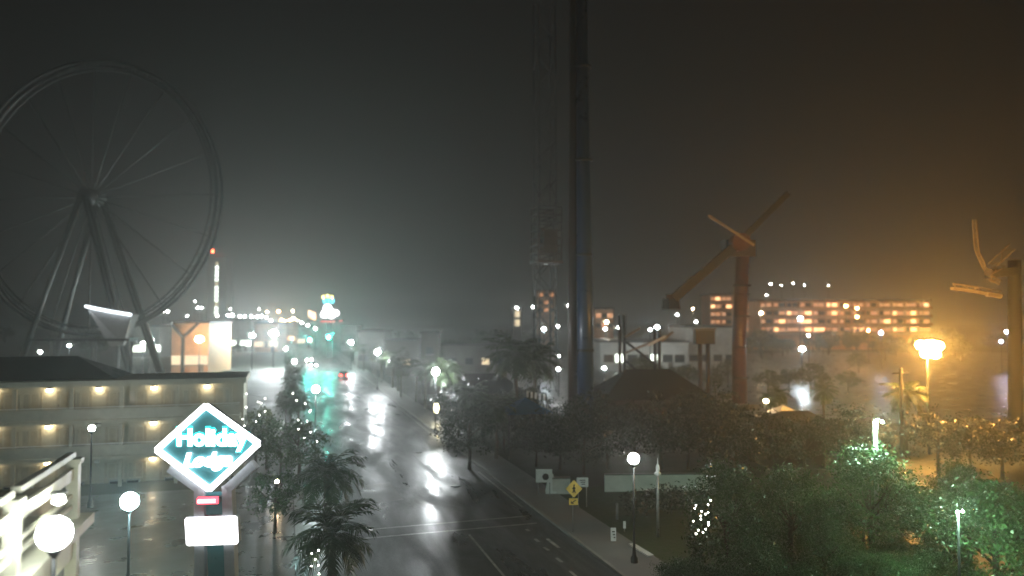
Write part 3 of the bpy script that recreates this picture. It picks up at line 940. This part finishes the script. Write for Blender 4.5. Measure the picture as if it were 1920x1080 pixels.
# hip-roofed huts
def hut(px, ytop, w, deep, eave, depth, label, m='hut', name='hut'):
    p_ = R(px, ytop, depth)
    c = Vector((p_.x, p_.y, 0))
    t = thing(name, label, 'building', (c.x, c.y, 0))
    rz = -YAW * 0.6
    obj('wall', M().box((c.x, c.y, eave / 2), (w * 0.9, deep * 0.9, eave), rz), m, t)
    h = p_.z
    hw, hd = w / 2, deep / 2
    rl = max(0.4, hw - hd * 0.8)
    cs, sn = math.cos(rz), math.sin(rz)
    L = [(-hw, -hd, eave), (hw, -hd, eave), (hw, hd, eave), (-hw, hd, eave), (-rl, 0, h), (rl, 0, h)]
    V = [(c.x + x * cs - y * sn, c.y + x * sn + y * cs, z) for x, y, z in L]
    obj('roof', M().add(V, [(0, 1, 5, 4), (1, 2, 5), (2, 3, 4, 5), (3, 0, 4), (3, 2, 1, 0)]), 'dark_roof', t)
    for s_ in (-0.25, 0.2):
        q = Vector((c.x + s_ * w * cs + (hd * 0.9 + 0.02) * sn, c.y + s_ * w * sn - (hd * 0.9 + 0.02) * cs, 0))
        obj('door' if s_ > 0 else 'window', M().box((q.x, q.y, 1.2 if s_ > 0 else 1.7), (1.1, 0.1, 2.2 if s_ > 0 else 1.0), rz), 'door' if s_ > 0 else 'glass', t)
    return t


hut(1215, 692, 13.5, 10, 3.6, 92, 'wide dark hip-roofed pavilion below the braced gantry')
hut(1490, 770, 8.0, 7, 3.0, 68, 'small dark hip-roofed hut beside the white lit tent')
hut(905, 700, 11, 8, 3.4, 100, 'dark roofed hut among the palms beside the blue canopy')
p = R(1468, 770, 82)
t = thing('tent', 'white lit marquee tent glowing beside the small dark hut', 'tent', (p.x, p.y, 0))
obj('canopy', M().add([(p.x - 2.4, p.y - 2, 2.2), (p.x + 2.4, p.y - 2, 2.2), (p.x + 2.4, p.y + 2, 2.2), (p.x - 2.4, p.y + 2, 2.2), (p.x, p.y, p.z + 0.6)], [(0, 1, 4), (1, 2, 4), (2, 3, 4), (3, 0, 4)]), 'tent', t)
for sx in (-2.3, 2.3):
    for sy in (-1.9, 1.9):
        obj('pole', M().tube([(p.x + sx, p.y + sy, 0), (p.x + sx, p.y + sy, 2.2)], 0.05, 6), 'white_metal', t)
p = R(1468, 760, 80)
mast_lamp(1436, 752, 84, 'lamp_warm', 0.25, 'warm floodlight on a short mast shining on the white tent', None)
p = R(985, 745, 72)
t = thing('blue_canopy', 'blue pyramid canopy on four posts among the dark roadside trees', 'canopy', (p.x, p.y, 0))
ez = R(985, 772, 72).z
obj('canopy', M().add([(p.x - 2.3, p.y - 2, ez), (p.x + 2.3, p.y - 2, ez), (p.x + 2.3, p.y + 2, ez), (p.x - 2.3, p.y + 2, ez), (p.x, p.y, p.z)], [(0, 1, 4), (1, 2, 4), (2, 3, 4), (3, 0, 4)]), 'tarp', t)
for sx in (-2.2, 2.2):
    for sy in (-1.9, 1.9):
        obj('post', M().tube([(p.x + sx, p.y + sy, 0), (p.x + sx, p.y + sy, ez)], 0.06, 6), 'dark_metal', t)
cpz = R(1008, 740, 78)
t = thing('lantern_row', 'short row of pale hanging lanterns above the blue canopy', 'lanterns', (cpz.x, cpz.y, 0))
obj('rail', M().tube([R(985, 730, 78), R(1024, 738, 78)], 0.04, 6), 'dark_metal', t)
e1, e2 = R(985, 730, 78), R(1024, 738, 78)
for e_ in (e1, e2):
    obj('post', M().tube([(e_.x, e_.y, 0), e_], 0.06, 6), 'dark_metal', t)
for i in range(5):
    q = e1.lerp(e2, 0.1 + 0.2 * i)
    obj('lantern', M().lathe((q.x, q.y, q.z - 0.5), [(0.03, 0.4), (0.1, 0.3), (0.12, -0.2), (0.03, -0.3)], 8), 'white_metal', t)

# ================================================================== LIT PYLON OF THE FAR AMUSEMENT HALL
DA = 250
p = R(618, 600, DA)
t = thing('amusement_sign', 'multi-coloured lit amusement sign, yellow bulbs over cyan, white and red', 'sign', (p.x, p.y, 0))
obj('pylon', M().beam((p.x, p.y, 0), (p.x, p.y, R(618, 560, DA).z), 2.2, 1.2), 'dark_metal', t)
for px, py in ((606, 557), (614, 555), (622, 557)):
    q = R(px, py, DA - 1.2)
    obj('yellow_bulb', M().ball(q, 0.55, 10), 'sign_lemon', t)
for px in (608, 616, 624):
    obj('cyan_tube', M().beam(R(px, 561, DA - 1.2), R(px, 568, DA - 1.2), 0.75, 0.3), 'sign_cyan', t)
for px, py, r_ in ((607, 590, 1.0), (614, 578, 1.3), (617, 585, 1.6), (610, 588, 1.3), (622, 590, 1.2), (630, 587, 1.0)):
    obj('white_cluster', M().ball(R(px, py, DA - 1.3), r_, 12), 'sign_whitehot', t)
obj('red_bar', M().beam(R(602, 603, DA - 1.2), R(628, 603, DA - 1.2), 0.9, 0.3, (0, 0, 1)), 'sign_redbar', t)
obj('red_bar', M().beam(R(636, 602, DA - 1.2), R(642, 602, DA - 1.2), 0.6, 0.3, (0, 0, 1)), 'sign_redbar', t)
for px, py, py2 in ((580, 582, 594), (585, 584, 598), (590, 586, 600)):
    obj('amber_tube', M().beam(R(px, py, DA - 1.2), R(px, py2, DA - 1.2), 0.7, 0.3), 'sign_amber', t)
obj('crossbeam', M().beam(R(576, 601, DA - .6), R(644, 601, DA - .6), 0.5, 0.4, (0, 0, 1)), 'dark_metal', t)

# ================================================================== TRAFFIC SIGNALS
p = R(640, 690, 196)
for px, py, lab in ((580, 637, 'green traffic signal hanging over the left lane of the wet street'), (616, 632, 'green traffic signal hanging over the right lane of the wet street')):
    q = R(px, py, 196)
    pole_x = 1.0 if px < 600 else 17.6
    t = thing('traffic_light', lab, 'traffic light', (pole_x, q.y, 0))
    obj('pole', M().tube([(pole_x, q.y, 0), (pole_x, q.y, q.z + 1.0)], [0.16, 0.1], 8), 'grey_metal', t)
    obj('mast_arm', M().tube([(pole_x, q.y, q.z + 0.9), (q.x, q.y, q.z + 0.9)], [0.1, 0.07], 6), 'grey_metal', t)
    hs_ = obj('housing', M().box((q.x, q.y, q.z + 0.25), (0.5, 0.35, 1.3)), 'sign_black', t)
    obj('green_lens', M().ball((q.x, q.y - 0.22, q.z), 0.34, 10), 'green_signal', hs_)
    for zz in (0.42, 0.8):
        obj('dark_lens', M().ball((q.x, q.y - 0.16, q.z + zz - 0.05), 0.13, 8), 'sign_black', hs_)

# ================================================================== CARS
def car(x, y, m, away, label):
    t = thing('car', label, 'car', (x, y, 0))
    s_ = -1 if away else 1                       # y direction of the end that faces the viewer is always -y
    prof = [(-2.2, .35), (-2.2, .75), (-1.3, .95), (-0.6, 1.45), (1.0, 1.45), (1.8, .98), (2.2, .9), (2.2, .35)]
    if away:
        prof = [(-a_, b_) for a_, b_ in prof][::-1]
    obj('body', M().poly([(x - .88, y + a_, b_) for a_, b_ in prof], 1.76, (1, 0, 0)), m, t)
    wi = M()
    for sx in (-.9, .9):
        wi.poly([(x + sx, y + a_, b_) for a_, b_ in ((-0.5, 1.0), (-.3, 1.36), (.9, 1.36), (1.3, 1.0))], 0.02, (1, 0, 0))
    obj('side_glass', wi, 'glass', t)
    for sx in (-.85, .85):
        for sy in (-1.35, 1.35):
            obj('wheel', M().tube([(x + sx - .1, y + sy, .33), (x + sx + .1, y + sy, .33)], .33, 12), 'tyre', t)
        obj('tail_light' if away else 'headlight', M().box((x + sx * .8, y - 2.22, .72), (.34, .08, .2)), 'red_glow' if away else 'head', t)
    return t


car(11.8, 168, 'car_dark', True, 'dark car with red tail lights driving away on the right lane')
car(6.2, 232, 'car_white', False, 'pale car approaching with headlights on behind the others in its lane')
car(6.6, 205, 'car_dark', False, 'dark car approaching with headlights on nearest the traffic signals')

# ================================================================== SIGNS BY THE CROSSING
p = G(1074, 1001)
t = thing('crossing_sign', 'yellow diamond pedestrian crossing sign with small plaque on thin post', 'road sign', (p.x, p.y, 0))
dd = p.dot(fh)
obj('post', M().tube([(p.x, p.y, 0), (p.x, p.y, R(1076, 902, dd).z)], 0.035, 8), 'grey_metal', t)
c = R(1076, 916, dd) + nf * 0.06
hw = 15.5 * dd / F
di = [c + rt * hw, c + Vector((0, 0, hw * 1.06)), c - rt * hw, c - Vector((0, 0, hw * 1.06))]
pl = obj('plate', M().poly(di, 0.02, nf), 'sign_yellow', t)
fig = M()
f0 = c + nf * 0.03


def fp(a_, b_):
    return f0 + rt * (a_ * hw) + Vector((0, 0, b_ * hw))


fig.tube([fp(0.02, .42) - nf * .005, fp(0.02, .42) + nf * .008], 0.055, 10)
for a_, b_, c_, d_, w_ in ((0, .28, 0, -.05, .10), (0, -.03, -.14, -.45, .07), (0, -.03, .15, -.45, .07), (0, .25, -.2, -.02, .05), (0, .25, .2, .0, .05)):
    fig.beam(fp(a_, b_), fp(c_, d_), w_, 0.02, tuple(nf))
obj('pedestrian_symbol', fig, 'sign_black', pl)
c = R(1075, 940, dd) + nf * 0.06
pq = obj('plaque', M().poly([c + rt * .27 + Vector((0, 0, .2)), c - rt * .27 + Vector((0, 0, .2)), c - rt * .27 - Vector((0, 0, .2)), c + rt * .27 - Vector((0, 0, .2))], 0.02, nf), 'sign_yellow', t)
fig = M()
f0 = c + nf * 0.03
fig.beam(f0 + rt * .14 + Vector((0, 0, .1)), f0 - rt * .12 - Vector((0, 0, .09)), 0.05, 0.02, tuple(nf))
fig.beam(f0 - rt * .13 - Vector((0, 0, .1)), f0 - rt * .13 + Vector((0, 0, .03)), 0.04, 0.02, tuple(nf))
fig.beam(f0 - rt * .13 - Vector((0, 0, .1)), f0 + rt * .02 - Vector((0, 0, .1)), 0.04, 0.02, tuple(nf))
obj('arrow_symbol', fig, 'sign_black', pq)


def board(px, py, w, h, depth, label, m='sign_white', marks=True, name='notice_board', legs=True):
    c = R(px, py, depth)
    t = thing(name, label, 'sign', (c.x, c.y, 0))
    b = obj('board', M().box(c, (w, 0.06, h), -YAW), m, t)
    if legs:
        for s_ in ((-.35, .35) if w > 0.7 else (0,)):
            q = c + rt * (s_ * w) + fh * 0.06
            obj('leg', M().tube([(q.x, q.y, 0), (q.x, q.y, c.z)], 0.035, 6), 'grey_metal', t)
    if marks:
        for i, z in enumerate((0.22, 0.0, -0.22)):
            q = c + Vector((0, 0, z * h)) + nf * 0.034 + rt * (0.03 * i)
            obj('mark', M().box(q, (w * (0.5 - 0.1 * i), 0.01, h * 0.09), -YAW), 'sign_black', b)
    return t


board(1092, 904, 0.8, 0.62, 52, 'pale blue-white notice board with dark lines behind the yellow crossing sign')
board(1020, 892, 1.2, 0.95, 55, 'faint white board with a round dark emblem near the kerb', marks=False)
c = R(1023, 894, 54.9)
e = [o for o in bpy.data.objects if o.get('label', '').startswith('faint white board')][0]
obj('emblem', M().tube([c - nf * .0, c + nf * .03], 0.24, 16), 'dark_metal', e)
p = G(1033, 927)
t = thing('sandwich_board', 'white A-frame board standing on the pavement left of the yellow sign', 'sign', (p.x, p.y, 0))
for s_ in (-1, 1):
    a_ = [Vector((p.x, p.y, 0.12)) + fh * (.3 * s_) + rt * w_ for w_ in (-.42, .42)] + [Vector((p.x, p.y, 1.5)) + fh * (.04 * s_) + rt * w_ for w_ in (.16, -.16)]
    obj('panel', M().poly(a_, .03, fh * s_), 'sign_white', t)
p = G(1052, 927)
t = thing('planter_box', 'low pale rectangular planter box beside the A-frame board', 'planter', (p.x, p.y, 0))
obj('trough', M().box((p.x, p.y, .65), (1.3, .6, 1.1), -YAW), 'white_wall', t)
obj('rim', M().box((p.x, p.y, 1.23), (1.4, .7, .08), -YAW), 'concrete', t)
board(1150, 1002, .3, .75, 43.5, 'small white upright marker board with stacked dark characters on the lawn')
board(1171, 984, .16, .42, 46, 'tiny white reflector plate on a thin stake in the lawn', marks=False, name='reflector_stake')
p = G(1157, 975)
t = thing('bollard', 'short grey bollard post on the lawn behind the small marker board', 'bollard', (p.x, p.y, 0))
obj('shaft', M().tube([(p.x, p.y, 0), (p.x, p.y, 1.0)], 0.09, 8), 'concrete', t)
obj('cap', M().ball((p.x, p.y, 1.0), 0.1, 8), 'concrete', t)
# low white wall
a, b = G(1134, 922), G(1345, 920)
t = thing('boundary_wall', 'low white rendered boundary wall under the globe lamp', 'wall', ((a.x + b.x) / 2, (a.y + b.y) / 2, 0))
obj('wall', M().beam((a.x, a.y, .62), (b.x, b.y, .62), .25, 1.24), 'white_wall', t)
obj('coping', M().beam((a.x, a.y, 1.29), (b.x, b.y, 1.29), .36, .09), 'concrete', t)
# illuminated entrance light at the pavement palms
p = G(818, 790)
t = thing('entrance_lantern', 'yellow glowing entrance lantern pillar at the edge of the right pavement', 'lantern', (p.x, p.y, 0))
obj('pillar', M().box((p.x, p.y, .55), (.5, .5, 1.1)), 'concrete', t)
obj('lantern', M().lathe((p.x, p.y, 1.1), [(.2, 0), (.3, .3), (.3, .9), (.12, 1.3)], 8), glow('lantern_yellow', (1.0, .86, .5), 26), t)
obj('lantern_cap', M().lathe((p.x, p.y, 2.4), [(.36, 0), (.2, .15), (.02, .3)], 8), 'dark_metal', t)

# ================================================================== VEGETATION
def leaf_cloud(rx, ry, rz, zc, nclump, nleaf, size, seed, spread=0.15, flat=1.0):
    r_ = random.Random(seed)
    v, f = [], []
    for _ in range(nclump):
        a = r_.uniform(0, 2 * math.pi)
        cz = r_.uniform(-0.75, 1)
        rad = math.sqrt(max(0, 1 - cz * cz)) * r_.uniform(0.55, 1.05)
        cx, cy, cz = rx * rad * math.cos(a), ry * rad * math.sin(a), rz * cz * r_.uniform(.65, 1.08)
        sp_ = spread * r_.uniform(.6, 1.3)
        for _ in range(nleaf):
            px = cx + r_.gauss(0, rx * sp_)
            py = cy + r_.gauss(0, ry * sp_)
            pz = zc + cz + r_.gauss(0, rz * sp_ * .8)
            n = Vector((r_.gauss(0, 1), r_.gauss(0, 1), r_.gauss(0.5, 1))).normalized()
            u = n.cross(Vector((r_.gauss(0, 1), r_.gauss(0, 1), r_.gauss(0, 1)))).normalized()
            w = n.cross(u)
            s_ = size * r_.uniform(.6, 1.3)
            k_ = len(v)
            o = Vector((px, py, pz))
            v += [tuple(o - u * s_), tuple(o - w * s_ * .45), tuple(o + u * s_), tuple(o + w * s_ * .45)]
            f.append((k_, k_ + 1, k_ + 2, k_ + 3))
    m_ = M()
    m_.v, m_.f, m_.sm = v, f, [False] * len(f)
    return m_


def broad_tree(name, label, cat, h, rx, rz, leafmat, seed, ncl=60, nl=45, size=0.16, group=None):
    r_ = random.Random(seed)
    t = thing(name, label, cat, (0, 0, 0), group)
    zc = h - rz
    tk = M()
    tk.tube([(0, 0, -0.1), (.06, .03, zc * .45), (-.05, .05, zc), (0, 0, zc + rz * .3)], [h * .032, h * .024, h * .017, h * .007], 8)
    for i in range(7):
        a = i * 2.4 + r_.uniform(-.3, .3)
        z0 = zc * r_.uniform(.55, 1.0)
        L = rx * r_.uniform(.5, .85)
        tk.tube([(0, 0, z0), (math.cos(a) * L * .5, math.sin(a) * L * .5, z0 + rz * .3), (math.cos(a) * L, math.sin(a) * L, z0 + rz * r_.uniform(.4, .9))], [h * .014, h * .009, h * .004], 6)
    obj('trunk', tk, 'bark', t)
    obj('crown', leaf_cloud(rx, rx, rz, zc, ncl, nl, size, seed), leafmat, t)
    return t


def frond_mesh(m_, base_, az, elev, L, droop, r_, nl=13):
    "arched rib with paired leaflets"
    d = Vector((math.cos(az), math.sin(az), 0))
    side = Vector((-math.sin(az), math.cos(az), 0))
    pts = []
    p_ = Vector(base_)
    e_ = elev
    for i in range(8):
        pts.append(p_.copy())
        p_ = p_ + (d * math.cos(e_) + Vector((0, 0, math.sin(e_)))) * (L / 7)
        e_ -= droop / 7
    m_.tube(pts, [0.03] * 3 + [0.02] * 3 + [0.008] * 2, 4)
    for i in range(nl):
        u = 0.22 + 0.78 * i / (nl - 1)
        k_ = min(6, int(u * 7))
        q = pts[k_].lerp(pts[k_ + 1], u * 7 - k_) if k_ < 7 else pts[7]
        t_ = (pts[k_ + 1] - pts[k_]).normalized()
        ll = L * .42 * math.sin(math.pi * (0.25 + .7 * (1 - u))) * r_.uniform(.8, 1.15)
        for s_ in (-1, 1):
            tip = q + (side * s_ * .8 + t_ * .75 + Vector((0, 0, r_.uniform(-.55, -.05)))).normalized() * ll
            wv = t_ * (L * .022)
            mid = q.lerp(tip, .5) + Vector((0, 0, .04 * L))
            m_.add([q - wv, mid - wv * 1.2, tip, mid + wv * 1.2, q + wv], [(0, 1, 2, 3, 4)])


def palm(name, label, h, L, nf_, seed, group=None, split=False, lean=0.0):
    r_ = random.Random(seed)
    t = thing(name, label, 'palm tree', (0, 0, 0), group)
    top = Vector((lean, 0, h))
    obj('trunk', M().tube([(0, 0, -.1), (lean * .2, 0, h * .4), (lean * .6, .03, h * .75), top], [.24, .19, .18, .22], 9), 'palm_bark', t)
    cr_ = M()
    for i in range(nf_):
        az = i * 2.39996 + r_.uniform(-.2, .2)
        el = 1.25 - 1.75 * (i / nf_) + r_.uniform(-.12, .12)
        m_ = M() if split else cr_
        frond_mesh(m_, top, az, el, L * r_.uniform(.85, 1.1), r_.uniform(.9, 1.5), r_)
        if split:
            obj('frond', m_, 'palm_leaf', t)
    if not split:
        obj('crown', cr_, 'palm_leaf', t)
    return t


# two near palms at the left kerb
A = palm('shaggy_palm', 'dark shaggy palm at the left kerb before the glossy wet patch', 3.6, 2.2, 40, 3, split=True)
g = G(612, 1003)
A.location = (g.x, g.y, 0)
B = palm('shaggy_palm', 'short dark palm hung with a few tiny white bulbs', 2.5, 2.3, 40, 5, split=True)
g = G(622, 1100)
B.location = (g.x, g.y, 0)
A.rotation_euler.z = 0.4
sg2 = thing('string_lights', 'few tiny white bulbs strung in the short dark palm', 'string lights', (g.x, g.y - 1.2, 1.6))
prev = None
for px, py in ((597, 1032), (585, 1038), (591, 1049), (597, 1060), (584, 1062), (598, 1076)):
    q = R(px, py, g.dot(fh) - 1.6)
    obj('bulb', M().ball(q, 0.035, 6), 'fairy', sg2)
    if prev is not None:
        obj('wire', M().tube([prev, q], 0.006, 4), 'sign_black', sg2)
    prev = q

# palms of the right pavement
P1 = palm('pavement_palm', 'dark palm in the row along the right pavement', 6.2, 2.4, 34, 11, 'palms along the right pavement')
P2 = palm('pavement_palm', 'dark palm in the row along the right pavement', 7.4, 2.6, 36, 12, 'palms along the right pavement', lean=.3)
P1.location = (18.3, 76, 0)
P2.location = (19.2, 98, 0)
kk = 0
for y in (66, 88, 108, 116, 124, 132, 141, 150, 158, 167, 176, 186, 198, 212, 228):
    src = (P1, P2)[kk % 2]
    dup(src, (18.2 + rnd.uniform(-.4, 1.0), y + rnd.uniform(-2, 2), 0), rnd.uniform(0, 6), rnd.uniform(.62, .92))
    kk += 1
P1.scale = (.82,) * 3
P2.scale = (.8,) * 3
for i, y in enumerate((72, 82, 92, 102, 113, 122, 135, 148, 162, 178, 195, 215)):
    dup((P1, P2)[i % 2], (1.0 + rnd.uniform(-1.2, .4), y, 0), rnd.uniform(0, 6), rnd.uniform(.42, .62), 'small dark palm in the planting strip of the left pavement', 'palms along the left pavement')
# tall palm behind blue canopy
for px, py, d, sc, lab in ((970, 835, None, 1.25, 'tall thin palm leaning beside the blue canopy'), (1000, 815, None, 1.1, 'thick dark palm just behind the blue canopy')):
    g = G(px, py)
    dup(P2, (g.x, g.y, 0), rnd.uniform(0, 6), sc, lab, 'palms by the blue canopy')
for px, py, sc in ((1462, 800, .62), (1545, 805, .72), (1700, 850, .9), (1445, 806, .55)):
    g = G(px, py)
    dup(P1, (g.x, g.y, 0), rnd.uniform(0, 6), sc, 'low dark palm silhouetted against the wet car park', 'palms at the car park edge')


LAND = [((1215, 740), 'the wide hip-roofed pavilion'), ((985, 770), 'the blue canopy'), ((1092, 790), 'the slingshot mast foot'), ((1490, 800), 'the small hip-roofed hut'), ((1250, 905), 'the low white wall'), ((1388, 760), 'the rust-red ride column'), ((1740, 850), 'the orange sodium floodlight'), ((905, 760), 'the hut among the palms'), ((1320, 730), 'the elevated cabinet'), ((1640, 830), 'the pale lit pole'), ((820, 780), 'the yellow entrance lantern'), ((1890, 800), 'the ride with fanned arms'), ((1040, 890), 'the white A-frame board'), ((1200, 690), 'the braced gantry'), ((1500, 660), 'the car park floodlights'), ((1470, 780), 'the white lit tent'), ((1600, 600), 'the long orange hotel'), ((1025, 570), 'the pink glowing building'), ((615, 600), 'the multi-coloured amusement sign'), ((407, 590), 'the slender distant tower'), ((100, 640), 'the big wheel'), ((350, 620), 'the orange-lit hall'), ((805, 645), 'the square stair tower'), ((1330, 630), 'the tall white store block'), ((1130, 600), 'the orange-washed small building')]


def near(px, py):
    return min(LAND, key=lambda l: (l[0][0] - px) ** 2 + ((l[0][1] - py) * 1.5) ** 2)[1]

# generic trees (meshes shared by the copies)
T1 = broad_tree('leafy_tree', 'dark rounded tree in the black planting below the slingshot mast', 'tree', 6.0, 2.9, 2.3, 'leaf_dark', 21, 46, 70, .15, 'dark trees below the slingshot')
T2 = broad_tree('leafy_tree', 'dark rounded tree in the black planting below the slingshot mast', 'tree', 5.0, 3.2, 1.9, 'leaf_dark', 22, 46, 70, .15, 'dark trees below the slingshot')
first = True
spots = [(860, 790), (905, 800), (945, 815), (1005, 845), (1050, 850), (1095, 860), (1140, 850), (1190, 845), (1240, 850), (1290, 850), (1340, 850), (930, 770), (985, 790), (1060, 800), (1340, 815), (1400, 830), (1450, 850), (1510, 855), (1575, 850), (1110, 800), (880, 850), (1300, 800), (1620, 850), (1380, 870), (1760, 860), (1820, 850), (1880, 870)]
for i, (px, py) in enumerate(spots):
    g = G(px, py + 30)
    src = (T1, T2)[i % 2]
    if i < 2:
        src.location = (g.x, g.y, 0)
        src['label'] = 'dark rounded tree near ' + near(px, py)
    else:
        dup(src, (g.x, g.y, 0), rnd.uniform(0, 6), rnd.uniform(.7, 1.05), 'dark rounded tree near ' + near(px, py))
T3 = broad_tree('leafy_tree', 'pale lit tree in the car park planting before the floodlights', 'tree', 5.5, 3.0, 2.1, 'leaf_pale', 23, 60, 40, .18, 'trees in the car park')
cp = [(1520, 745), (1440, 740), (1340, 735), (1265, 725), (1290, 730), (1225, 722), (1200, 720), (1480, 735), (1590, 735), (1610, 700), (1365, 725)]
for i, (px, py) in enumerate(cp):
    g = G(px, py)
    if i == 0:
        T3.location = (g.x, g.y, 0)
        T3['label'] = 'pale lit car park tree near ' + near(px, py)
    else:
        dup(T3, (g.x, g.y, 0), rnd.uniform(0, 6), rnd.uniform(.6, 1.0), 'pale lit car park tree near ' + near(px, py))
# left side trees by the street
T4 = broad_tree('street_tree', 'leafy street tree with pale sparkling crown in front of the motel end', 'tree', 5.2, 1.8, 2.0, 'leaf_pale', 31, 50, 40, .13)
g = G(478, 880)
T4.location = (g.x, g.y, 0)
lt = [(560, 905, 1.0, 'bushy street tree with small bulbs between the sign and the wet street'), (525, 905, .8, 'dim bushy street tree just right of the diamond sign'), (500, 880, .9, 'dim street tree behind the right edge of the diamond sign'), (545, 800, .9, 'far dim bushy tree left of the teal reflections'), (515, 1000, .75, 'low dark shrub tree on the forecourt edge left of the near palms')]
T5 = broad_tree('street_tree', lt[0][3], 'tree', 5.0, 2.0, 1.8, 'leaf', 32, 50, 40, .14)
for i, (px, py, sc, lab) in enumerate(lt):
    g = G(px, py)
    if i == 0:
        T5.location = (g.x, g.y, 0)
    else:
        dup(T5, (g.x, g.y, 0), rnd.uniform(0, 6), sc, lab)
for px0, px1, y0, y1, d, n_, lab in ((455, 505, 735, 800, 57, 10, 'cluster of tiny pale bulbs in the tree beside the motel end'), (545, 600, 735, 835, 57, 11, 'tiny warm bulbs in the bushy tree beside the wet street'), (1294, 1335, 938, 1005, 34.0, 16, 'cluster of tiny white bulbs in the dark near tree')):
    c = R((px0 + px1) / 2, (y0 + y1) / 2, d)
    t = thing('string_lights', lab, 'string lights', c)
    prev = None
    for i in range(n_):
        q = R(rnd.uniform(px0, px1), y0 + (y1 - y0) * (i + rnd.random()) / n_, d - rnd.uniform(0, .6))
        obj('bulb', M().ball(q, 0.032 if d > 40 else 0.032, 6), 'fairy', t)
        if prev is not None:
            obj('wire', M().tube([prev, q], 0.006, 4), 'sign_black', t)
        prev = q

# near trees, bottom right
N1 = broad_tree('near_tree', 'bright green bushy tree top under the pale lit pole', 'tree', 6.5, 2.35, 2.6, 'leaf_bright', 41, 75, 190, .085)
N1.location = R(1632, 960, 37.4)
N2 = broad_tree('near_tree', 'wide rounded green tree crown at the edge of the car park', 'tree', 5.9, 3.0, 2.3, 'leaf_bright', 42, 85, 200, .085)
N2.location = R(1868, 1040, 32)
N3 = broad_tree('near_tree', 'dark green near tree with white bulbs along its left side', 'tree', 6.0, 2.0, 2.5, 'leaf', 43, 70, 190, .085)
N3.location = R(1362, 960, 36)
dup(N3, R(1483, 950, 37.5), 1.1, .92, 'teal-tinged near tree between the bulb-lit tree and the bright one')
dup(N2, R(1290, 1050, 33), 2.0, .42, 'small round green shrub at the foot of the bulb-lit tree')
dup(N3, R(1545, 1030, 34.5), 2.6, .62, 'dark low tree in front of the bright bushy tree')
dup(N2, R(1420, 1060, 32.5), .6, .55, 'broad dark shrub below the bulb-lit tree')
dup(N2, R(1640, 1080, 32), 1.7, .5, 'dark shrub at the foot of the bright bushy tree')
dup(N2, R(1735, 1080, 33), 2.7, .48, 'dark shrub between the bright tree and the wide rounded crown')
dup(N3, R(1800, 900, 43), .3, .8, 'dark upright tree behind the wide rounded crown')
dup(N2, R(1510, 1080, 31), 3.7, .45, 'lowest dark shrub between the teal-tinged tree and the low tree')
for px, d, sc in ((1560, 42, .55), (1620, 43, .6), (1690, 42, .62), (1750, 41, .6), (1820, 40, .58), (1890, 41, .62), (1500, 43, .55), (1590, 36, .4), (1685, 36, .42), (1770, 36.5, .42), (1930, 38, .55), (1440, 42, .5)):
    dup(N2, R(px, 1000, d), rnd.uniform(0, 6), sc, 'low dark shrub filling the planting behind the near trees', 'low shrubs behind the near trees')
for o in list(bpy.data.objects):
    if o.name.startswith('near_tree') and o.parent is None:
        o.location.z = 0
# hedge on the lawn
hd = leaf_cloud(3.0, 1.2, .9, .9, 50, 40, .12, 51)
g = G(1245, 965)
t = thing('hedge', 'dark rounded hedge along the foot of the low white wall', 'hedge', (g.x, g.y, 0))
ho = obj('foliage', hd.mesh('foliage', 'leaf_dark'), 'leaf_dark', t)
sk = M()
for i in range(6):
    sk.tube([(-2.2 + i * .9, 0, 0), (-2.2 + i * .9 + .1, .05, 1.1)], [.05, .02], 5)
obj('stem', sk.mesh('stem', 'bark'), 'bark', t)

# far dark tree belt
FT = broad_tree('distant_tree', 'dark tree in the far belt behind the rides and shops', 'tree', 9, 4.6, 3.6, 'leaf_dark', 61, 46, 26, .42, 'far belt of trees')
FT.location = R(700, 640, 260)
FT.location.z = 0
for i in range(62):
    px = rnd.uniform(1400, 1790) if i > 43 else rnd.choice([rnd.uniform(640, 1000), rnd.uniform(1000, 1920), rnd.uniform(1400, 1920), rnd.uniform(-30, 540)])
    d = rnd.uniform(215, 330) if px > 560 else rnd.uniform(240, 420)
    q = R(px, 640, d)
    dup(FT, (q.x, q.y, 0), rnd.uniform(0, 6), rnd.uniform(.6, 1.05), 'dark far tree in the hazy belt near ' + near(px, 610))

# ================================================================== HAZE (rain-laden air)
hz = M().box((0, 1270, 39.5), (4500, 2760, 81))
ho = obj('haze', hz, 'ground')
ho['kind'] = 'stuff'
hm = bpy.data.materials.new('haze')
hm.use_nodes = True
hn = hm.node_tree
hn.nodes.clear()
pv = hn.nodes.new('ShaderNodeVolumePrincipled')
pv.inputs['Color'].default_value = (0.93, 0.96, 0.95, 1)
pv.inputs['Density'].default_value = 0.0013
pv.inputs['Anisotropy'].default_value = 0.76
oo = hn.nodes.new('ShaderNodeOutputMaterial')
hn.links.new(pv.outputs[0], oo.inputs['Volume'])
ho.data.materials.clear()
ho.data.materials.append(hm)
